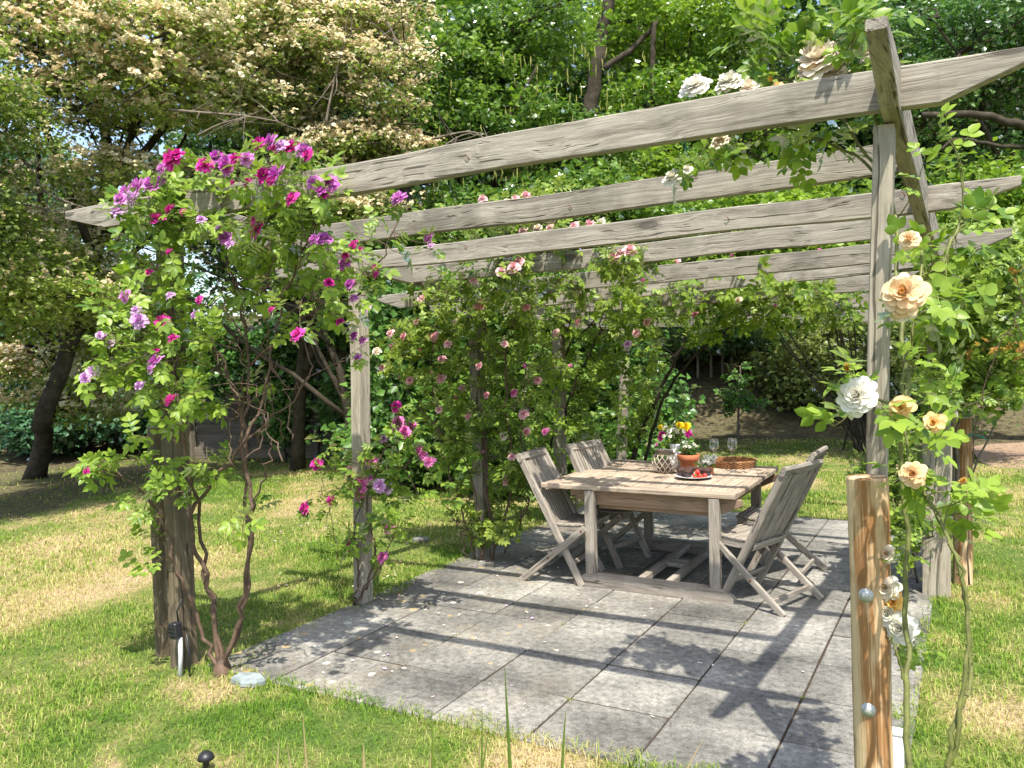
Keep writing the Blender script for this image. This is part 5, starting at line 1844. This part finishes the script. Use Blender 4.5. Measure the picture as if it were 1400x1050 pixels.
for i in range(70):
    c = gp(rg.uniform(330, 640), rg.uniform(660, 810))
    if c[0] < PX0 - .05: petal(c[0], c[1], .028, rg.choice(('white', 'white', 'lilac', 'pink')), 'small fallen rose petal lying in the grass left of the patio', 'fallen petals in the grass')
# ------------------------------------------------------------------ fence behind the left lawn
def gd(u, d):
    """ground point below pixel column u at depth d"""
    r = ray(u, 500)
    x, y = r[0] * d, r[1] * d
    return np.array([x, y, float(hill(np.float64(x), np.float64(y)))])


fa, fb, fc = gd(262, 14.2), gd(410, 14.0), gd(640, 13.2)
fen = thing('board_fence', 'weathered overlapping board fence half hidden by ivy at the end of the left lawn', 'fence', fb)


def panel(a, b, z0, z1, m, label=None):
    a, b = np.array([a[0], a[1], 0]), np.array([b[0], b[1], 0])
    W, L = frame(a, b)
    n = int((z1 - z0) / .135)
    rg = random.Random(int(L * 1000))
    mb = MB()
    for i in range(n):
        z = z0 + (i + .5) * (z1 - z0) / n
        mb.box((0, 0, 0), (L - .1, .014, .165), Matrix.Translation((L / 2, (-.02 if i % 2 else -.012), z)) @ Matrix.Rotation(R(7 + rg.uniform(-1, 1)), 4, 'X') @ Matrix.Rotation(rg.uniform(-.01, .01), 4, 'Y'), .003)
    o = mb.build('panel', M[m], fen, False, W)
    return tag(o, label)


panel(fa, fb, .12, 1.7, 'fence')
panel(fb, fc, .12, 1.85, 'fence_dark', 'dark old fence panel in the shade')
for q, zt in ((fa, 1.9), (fb, 1.95), (fc, 1.95), ((fa + fb) / 2, 1.85)):
    timber('fence_post', (q[0], q[1] - .06, -.2), (q[0], q[1] - .06, zt), .1, .1, M['fence_dark'], fen, up=(0, 1, 0))
q = fb + (np.array(fc) - fb) * .10
timber('brace', (q[0], q[1] - .1, .0), (q[0] + .12, q[1] - .14, 1.9), .16, .05, M['fence'], fen, up=(0, 1, 0))
timber('gravel_board', (fb[0], fb[1] - .05, .09), (fc[0], fc[1] - .05, .09), .04, .2, M['fence_dark'], fen)
timber('gravel_board', (fa[0], fa[1] - .05, .09), (fb[0], fb[1] - .05, .09), .04, .2, M['fence_dark'], fen)

T_IVY = t_diamond(.46, .1)


def bush(name, label, cat, base, blobs, leaf, size, clumps, per, r, seed, group=None, stems=5, tmpl=None, trunk=.02, up=.6, flat=.7, bark='bark'):
    rng = np.random.default_rng(seed)
    root = thing(name, label, cat, base, 0, group)
    vol = np.array([np.prod(q) ** .7 for c, q in blobs])
    which = rng.choice(len(blobs), clumps, p=vol / vol.sum())
    q = rnd_dirs(clumps, rng) * (rng.uniform(.2, 1, clumps) ** .4)[:, None]
    BC = np.array([c for c, _ in blobs], float); BR = np.array([c for _, c in blobs], float)
    C = BC[which] + q * BR[which]
    C[:, 2] = np.maximum(C[:, 2], base[2] + .08)
    P, A, N, S = leaf_cloud(C, r * rng.uniform(.6, 1.3, clumps), per, size, rng, up, flat)
    link('foliage', scatter('foliage', tmpl or T_DIA_W, P, A, N, S), M[leaf], root)
    b = MB()
    for j in rng.choice(clumps, min(clumps, 2 * stems), replace=False):
        s0 = np.asarray(base, float) + rng.normal(0, .12, 3) * (1, 1, 0)
        b.tube(bez(s0, (s0 + C[j]) / 2 + rng.normal(0, .15, 3) + (0, 0, .2), C[j], 7), [trunk * (1 - .8 * t / 6) for t in range(7)], 5, False)
    b.build('stems', M[bark], root, True)
    return root


# ivy on the fence
bush('ivy', 'glossy green ivy hanging over the fence post', 'ivy', gd(395, 13.8), [eb(392, 520, 13.7, 34, 75, .22), (eb(400, 460, 13.8, 60, 40, .3)), eb(380, 570, 13.7, 22, 35, .2), eb(300, 490, 13.6, 60, 50, .25)], 'leaf_ivy', .11, 260, 34, .2, 31, None, 2, T_IVY)
bush('ivy', 'large leaved climber on the dark fence panel beside the second left post', 'ivy', gd(470, 13.3), [eb(470, 560, 13.1, 22, 60, .2), eb(540, 450, 13.0, 70, 50, .3), eb(460, 430, 13.3, 40, 40, .3)], 'leaf_ivy', .16, 190, 22, .25, 32, None, 2, T_IVY)

# ------------------------------------------------------------------ shrubs behind the left row of posts
for i, (u, d, bl, leaf, lab) in enumerate((
        (560, 10.6, [eb(570, 520, 10.6, 70, 90, .7), eb(540, 600, 10.4, 60, 50, .6), eb(590, 430, 10.8, 70, 50, .7)], 'leaf_hedge', 'dark green shrub between the second and third left posts'),
        (690, 10.2, [eb(700, 520, 10.2, 80, 100, .7), eb(700, 620, 10.0, 80, 60, .6), eb(700, 420, 10.4, 80, 40, .7)], 'leaf_broad', 'bright green shrub behind the near left chair'),
        (800, 11.2, [eb(800, 510, 11.0, 70, 100, .7), eb(815, 610, 10.8, 60, 50, .6), eb(800, 430, 11.0, 70, 40, .6)], 'leaf_hedge', 'dark glossy shrub behind the far left chair'),
        (880, 12.5, [eb(870, 560, 12.3, 50, 80, .6), eb(850, 620, 12.0, 50, 40, .5)], 'leaf_ivy', 'low dark shrub behind the wicker lantern'))):
    bush('shrub', lab, 'shrub', gd(u, d), bl, leaf, .12, 420, 42, .30, 40 + i, 'shrubs behind the left row of posts')

# ------------------------------------------------------------------ trees
G_B = 'trees round the garden'
haw = dict(leaf='leaf_hawthorn', size=.062, bark='bark', blossom='blossom_haw', group='hawthorns in fading blossom', limbs=12, bare=60, flat=.36)
P_ = lambda d, *uv: [dp(u, v, d) for u, v in uv]
tree('hawthorn', 'broad hawthorn in fading pinkish blossom at the upper left', gd(35, 12.5),
     [eb(50, 50, 9.6, 90, 70, 1.2), eb(190, 60, 9.4, 120, 70, 1.3), eb(110, 150, 9.8, 90, 45, 1.2), eb(240, 130, 9.6, 80, 50, 1.2), eb(290, 30, 9.8, 100, 50, 1.2), eb(60, 330, 10.4, 70, 46, 1.0), eb(190, 255, 10.2, 100, 40, 1.0), eb(90, 420, 11, 70, 46, .9), eb(330, 140, 10.2, 80, 50, 1.0), eb(140, 500, 11.2, 70, 34, .8), eb(30, 250, 10.5, 50, 20, .6), eb(150, 380, 10.8, 60, 30, .8), eb(45, 520, 11.6, 60, 46, .7), eb(120, 555, 11.9, 60, 30, .7)],
     clumps=600, per=62, clump_r=.27, trunk_r=.15, seed=51, blossom_n=13000, blossom_size=.085,
     extra=[(P_(10.6, (55, 590), (110, 420), (150, 260), (130, 130), (90, 20)), .11, .03), (P_(10.2, (150, 260), (230, 170), (320, 90)), .06, .02), (P_(10.2, (120, 330), (60, 170), (10, 60)), .05, .02)],
     dead=[(P_(8.8, (8, 190), (40, 228), (62, 262), (118, 285), (150, 290)), .022, .008), (P_(8.8, (-20, 285), (30, 280), (80, 290)), .016, .006), (P_(9.0, (230, 150), (290, 155), (330, 158), (380, 166)), .016, .008), (P_(8.9, (270, 185), (300, 170), (335, 160)), .012, .005)], **haw)
tree('hawthorn', 'hawthorn with cream blossom standing behind the front rafter, right of the broad one', gd(400, 12.5),
     [eb(440, 50, 10.8, 80, 60, 1.1), eb(420, 100, 10.6, 80, 40, 1.0), eb(520, 110, 10.8, 50, 90, .8), eb(360, 50, 11, 80, 50, 1.0), eb(520, 10, 11, 70, 40, .9), eb(400, 170, 11, 60, 30, .7)],
     clumps=330, per=62, clump_r=.27, trunk_r=.11, seed=52, blossom_n=7500, blossom_size=.08,
     extra=[(P_(11.4, (388, 330), (382, 180), (378, 90), (330, 10)), .08, .03), (P_(11.2, (555, 300), (552, 160), (545, 60)), .08, .04)], dead=[(P_(10, (445, 170), (455, 120), (470, 60)), .016, .008), (P_(10, (530, 30), (545, 60), (560, 70)), .012, .006)], **haw)
tree('hawthorn', 'low spreading hawthorn crown just above the left end of the front rafter', gd(500, 11.5),
     [eb(495, 200, 10.8, 60, 26, .7), eb(455, 225, 10.7, 50, 24, .6), eb(560, 215, 11, 30, 20, .5), eb(480, 290, 10.9, 90, 30, .6), eb(330, 270, 11.0, 80, 40, .7), eb(150, 300, 11.2, 60, 30, .6)],
     clumps=230, per=70, clump_r=.24, trunk_r=.08, seed=53, blossom_n=6500, blossom_size=.075, dead=[(P_(9.6, (590, 190), (640, 180), (665, 190)), .012, .006), (P_(9.6, (600, 205), (625, 188), (650, 180)), .01, .005)], **haw)

tas = tree('broadleaf_tree', 'tall green broadleaf tree with hanging seed tassels above the middle rafters', gd(660, 15.5),
     [eb(640, 110, 13.5, 90, 90, 1.4), eb(700, 180, 13.2, 110, 50, 1.2), eb(600, 190, 13.4, 70, 40, 1.0), eb(730, 50, 13.8, 90, 60, 1.3), eb(640, 290, 13.0, 120, 36, 1.0), eb(800, 200, 13.6, 90, 46, 1.1)],
     'leaf_broad', size=.105, clumps=420, per=62, clump_r=.36, trunk_r=.15, seed=54, group=G_B, limbs=10, tmpl=T_DIA_W, flat=.38,
     extra=[(P_(13, (560, 180), (620, 170), (660, 166), (705, 168)), .07, .03), (P_(13, (690, 50), (730, 25), (790, -10)), .06, .05), (P_(12.6, (640, 250), (680, 190), (735, 90)), .04, .02)])
rng = np.random.default_rng(5)
b = MB()
for _ in range(230):
    p = dp(rng.uniform(540, 900), rng.uniform(60, 300), rng.uniform(11.7, 13.2))
    L = rng.uniform(.10, .2)
    b.tube([p, p - (rng.normal(0, .01), 0, L * .5), p - (rng.normal(0, .015), 0, L)], [.006, .013, .004], 4, False)
tag(b.build('seed_tassels', M['tassel'], tas), kind='stuff')
tree('broadleaf_tree', 'dark trunked green tree above the middle of the pergola', gd(800, 18),
     [eb(870, 40, 16.5, 90, 60, 1.6), eb(920, 150, 16.0, 100, 50, 1.4), eb(980, 50, 16.2, 80, 60, 1.5), eb(880, 240, 15.5, 130, 36, 1.2), eb(1010, 170, 16, 100, 50, 1.3), eb(1040, 260, 16.0, 110, 40, 1.2)],
     'leaf_lime', size=.12, clumps=400, per=56, clump_r=.44, trunk_r=.2, seed=55, group=G_B, limbs=10, low=.5, tmpl=T_DIA_W, flat=.4,
     extra=[(P_(15.4, (805, 300), (806, 180), (815, 90), (838, -20)), .17, .11), (P_(15.4, (815, 100), (860, 70), (900, 30)), .07, .04), (P_(15.3, (900, 330), (905, 200), (893, 120), (893, 30)), .06, .05)])
tree('broadleaf_tree', 'dark green tree at the upper right behind the cross beam', gd(1460, 14),
     [eb(1300, 70, 12.5, 110, 70, 1.6), eb(1240, 140, 12.2, 80, 46, 1.2), eb(1390, 110, 12.4, 90, 60, 1.3), eb(1180, 60, 13, 60, 60, 1.2), eb(1430, 30, 12, 100, 70, 1.3), eb(1350, 220, 12.8, 100, 30, 1.0)],
     'leaf_hedge', size=.085, clumps=430, per=64, clump_r=.34, trunk_r=.2, seed=56, group=G_B, limbs=10, flat=.42,
     extra=[(P_(10.5, (1470, 190), (1400, 172), (1330, 156), (1262, 158)), .065, .04), (P_(10.6, (1440, 200), (1370, 200), (1310, 190), (1285, 205)), .03, .02)])
tree('hawthorn', 'hawthorn reaching in over the shaded lawn from beyond the left edge', gd(-260, 8.6),
     [eb(-110, 290, 8.0, 110, 130, 1.2), eb(-150, 100, 7.6, 140, 120, 1.3), eb(-30, 330, 8.8, 50, 70, .9), eb(-30, 180, 8.2, 34, 60, .8), eb(10, 400, 9.6, 34, 40, .8), eb(40, 375, 9.6, 50, 60, .8), eb(100, 400, 10.4, 50, 50, .8), eb(155, 440, 11.2, 50, 46, .8), eb(60, 400, 8.8, 50, 46, .8), eb(0, 430, 9.0, 40, 50, .8)],
     clumps=760, per=60, clump_r=.30, trunk_r=.12, seed=58, blossom_n=2500, blossom_size=.075, **haw)
tree('evergreen_tree', 'blue green evergreen at the far left edge behind the hawthorn', gd(-40, 16.5),
     [eb(-10, 330, 16, 110, 110, 1.5), eb(20, 470, 15.8, 120, 80, 1.3), eb(0, 225, 16.2, 50, 36, 1.0), eb(180, 430, 16.4, 120, 80, 1.2), eb(240, 520, 16.2, 120, 60, 1.2), eb(60, 560, 15.6, 120, 36, .9)],
     'leaf_blue', size=.13, clumps=560, per=52, clump_r=.42, trunk_r=.2, seed=57, group=G_B, limbs=8, tmpl=T_DIA_W)

# farther trees: shared crowns
proto_rng = np.random.default_rng(9)
far = tree('woodland_tree', 'tall lime green woodland tree far behind the middle of the garden', (0, 0, 0),
           [((0, 0, 7.5), (3.0, 2.6, 2.4)), ((-1.2, 0, 5.0), (2.6, 2.2, 1.8)), ((1.3, .3, 5.4), (2.4, 2.2, 1.8)), ((.2, 0, 9.6), (1.9, 1.9, 1.6)), ((0, -.3, 3.4), (2.6, 2.0, 1.1))],
           'leaf_lime', size=.22, clumps=480, per=44, clump_r=.75, trunk_r=.28, seed=60, limbs=8, tmpl=T_DIA_W)
q = gd(905, 27); far.location = q
far['group'] = 'woodland trees far behind'
dark = tree('woodland_tree', 'dark green woodland tree', (0, 0, 0),
            [((0, 0, 6.5), (3.2, 2.6, 2.6)), ((-1.5, 0, 4.0), (2.4, 2.2, 1.8)), ((1.5, .3, 4.4), (2.4, 2.2, 1.8)), ((.2, 0, 8.8), (2.0, 1.9, 1.6)), ((0, -.4, 2.3), (3.0, 2.0, 1.3))],
            'leaf_dark', size=.2, clumps=520, per=48, clump_r=.7, trunk_r=.3, seed=61, limbs=8, tmpl=T_DIA_W)
k = 0
for (src, u, d, s, lab) in ((far, 690, 24, 1.0, 'lime green woodland tree far behind the tassel tree'), 
                            (dark, 500, 21, 1.1, 'dark woodland tree behind the cream hawthorn'), (dark, 1210, 22, 1.1, 'dark woodland tree behind the front right post'),
                            (dark, 1420, 21, 1.1, 'dark woodland tree at the far right edge'), (dark, 390, 22, .95, 'dark woodland tree behind the fence'), (dark, 1010, 27, .9, 'dark woodland tree on the bank beyond the table'),
                            (far, 1330, 27, 1.1, 'lime green woodland tree far behind the dark tree at the upper right'), (far, 60, 27, .55, 'lime green woodland tree low behind the far left edge')):
    k += 1
    copy_tree(src, gd(u, d), k * 1.9, lab, 'woodland trees far behind', s)
dark.location = gd(900, 22); dark['label'] = 'dark woodland tree at the head of the bank behind the lantern'; dark['group'] = 'woodland trees far behind'

def gb(u, d, rx, rz, h=.6):
    """crown ellipsoid standing on the ground at column u, depth d (radii in metres)"""
    c = gd(u, d)
    return (c + np.array([0, 0, rz * h]), (rx, rx * .8, rz))


# ------------------------------------------------------------------ the bank beyond the table
for i, (u, d, bl, leaf, lab, sz) in enumerate((
        (1110, 17.2, [gb(1110, 17.2, 1.1, .75), gb(1170, 17.6, 1.0, 1.1), gb(1065, 18.6, .9, .7), gb(1140, 16.5, .9, .4), gb(1200, 16.6, .8, .6)], 'leaf_olive', 'olive shrub on the bank behind the right chairs', .13),
        (990, 22, [gb(985, 22, 1.4, 1.0), gb(930, 21, 1.0, .9), gb(1040, 22, 1.5, 1.2), gb(900, 19.5, .9, .7), gb(960, 20, 1.0, .8), gb(1012, 20.4, 1.0, .9), gb(930, 19.6, .8, .7), gb(985, 18.6, .6, .35), gb(1040, 18.2, .7, .4), gb(920, 18.0, .6, .4)], 'leaf_dark', 'dark shrub at the top of the bank beyond the wine glasses', .15),
        (1130, 21, [gb(1120, 20.5, 1.5, 1.5), gb(1190, 19.5, 1.2, 1.6), gb(1240, 18, .9, 1.0), gb(1080, 21, 1.2, 1.8)], 'leaf_dark', 'dark shrub high on the bank behind the slim front post', .15),
        (1370, 18.5, [gb(1390, 18.3, .9, .9), gb(1335, 18.6, .9, 1.1), gb(1290, 18.4, .8, .9), gb(1440, 18.5, 1.0, 1.2)], 'leaf_dark', 'dark shrub above the bark path at the right', .15),
        (1520, 11.5, [eb(1350, 270, 11, 90, 40, .9), eb(1300, 330, 11, 80, 50, .8), eb(1400, 340, 10.8, 60, 70, .8)], 'leaf_lime', 'bright yellow green shrub beyond the rear right post', .10),
        (1180, 13, [eb(1150, 300, 12.5, 110, 36, .9), eb(1000, 300, 12.6, 110, 36, .9), eb(1080, 350, 12.4, 130, 30, .8)], 'leaf_lime', 'bright green shrub seen between the middle rafters', .11),
        (700, 12, [eb(640, 330, 11.8, 110, 36, .8), eb(780, 280, 12, 110, 36, .8), eb(880, 310, 12.2, 90, 36, .8)], 'leaf_broad', 'fresh green shrub seen through the left rafters', .11),
        (240, 15.2, [eb(250, 540, 15, 60, 46, .7), eb(170, 560, 14.8, 60, 34, .7), eb(60, 585, 14.6, 60, 22, .6)], 'leaf_blue', 'dark blue green shrub at the left end of the fence', .13),
        (1262, 15, [gb(1262, 14.8, .5, .35)], 'leaf_hedge', 'low shrub beside the bark path', .12))):
    bush('shrub', lab, 'shrub', gd(u, d), bl, leaf, sz, 300 if i < 8 else 90, 44, .42 if i < 4 else .34, 70 + i, 'shrubs on the bank and behind the pergola')

# sapling and pole frame on the bank
s0 = gp(1008, 601)
sp = Plant('sapling', 'thin young sapling on the grass below the bank, beyond the wine glasses', 'sapling', s0, None, 90)
ys = s0[1]
sp.cane([s0, yp(1010, 560, ys), yp(1012, 500, ys)], .03, .01)
sp.cane([yp(1009, 570, ys), yp(1036, 545, ys)], .012, .006)
for (u, v, ru, rv, n) in ((1012, 530, 20, 30, 14), (990, 545, 14, 14, 6), (1036, 550, 14, 12, 5)):
    c, r = pb_(u, v, ys, ru, rv, .3)
    sp.blob(c, r, n, 7, .2, .006)
sp.finish('leaf_hedge', 'bark_pale')
a, b = dp(952, 485, 19), dp(1004, 483, 19)
fr_ = thing('wooden_frame', 'small pale wooden rail frame on the bank under the trees', 'frame', gd(980, 19))
for u in (954, 972, 988, 1000):
    t_ = dp(u, 483, 19); bt = gd(u, 19)
    timber('upright', (t_[0], t_[1], bt[2] - .1), t_, .05, .05, M['post'], fr_, up=(0, 1, 0))
timber('rail', a, b, .05, .06, M['post'], fr_)
mb = MB()
print('objects', len(SC.objects))
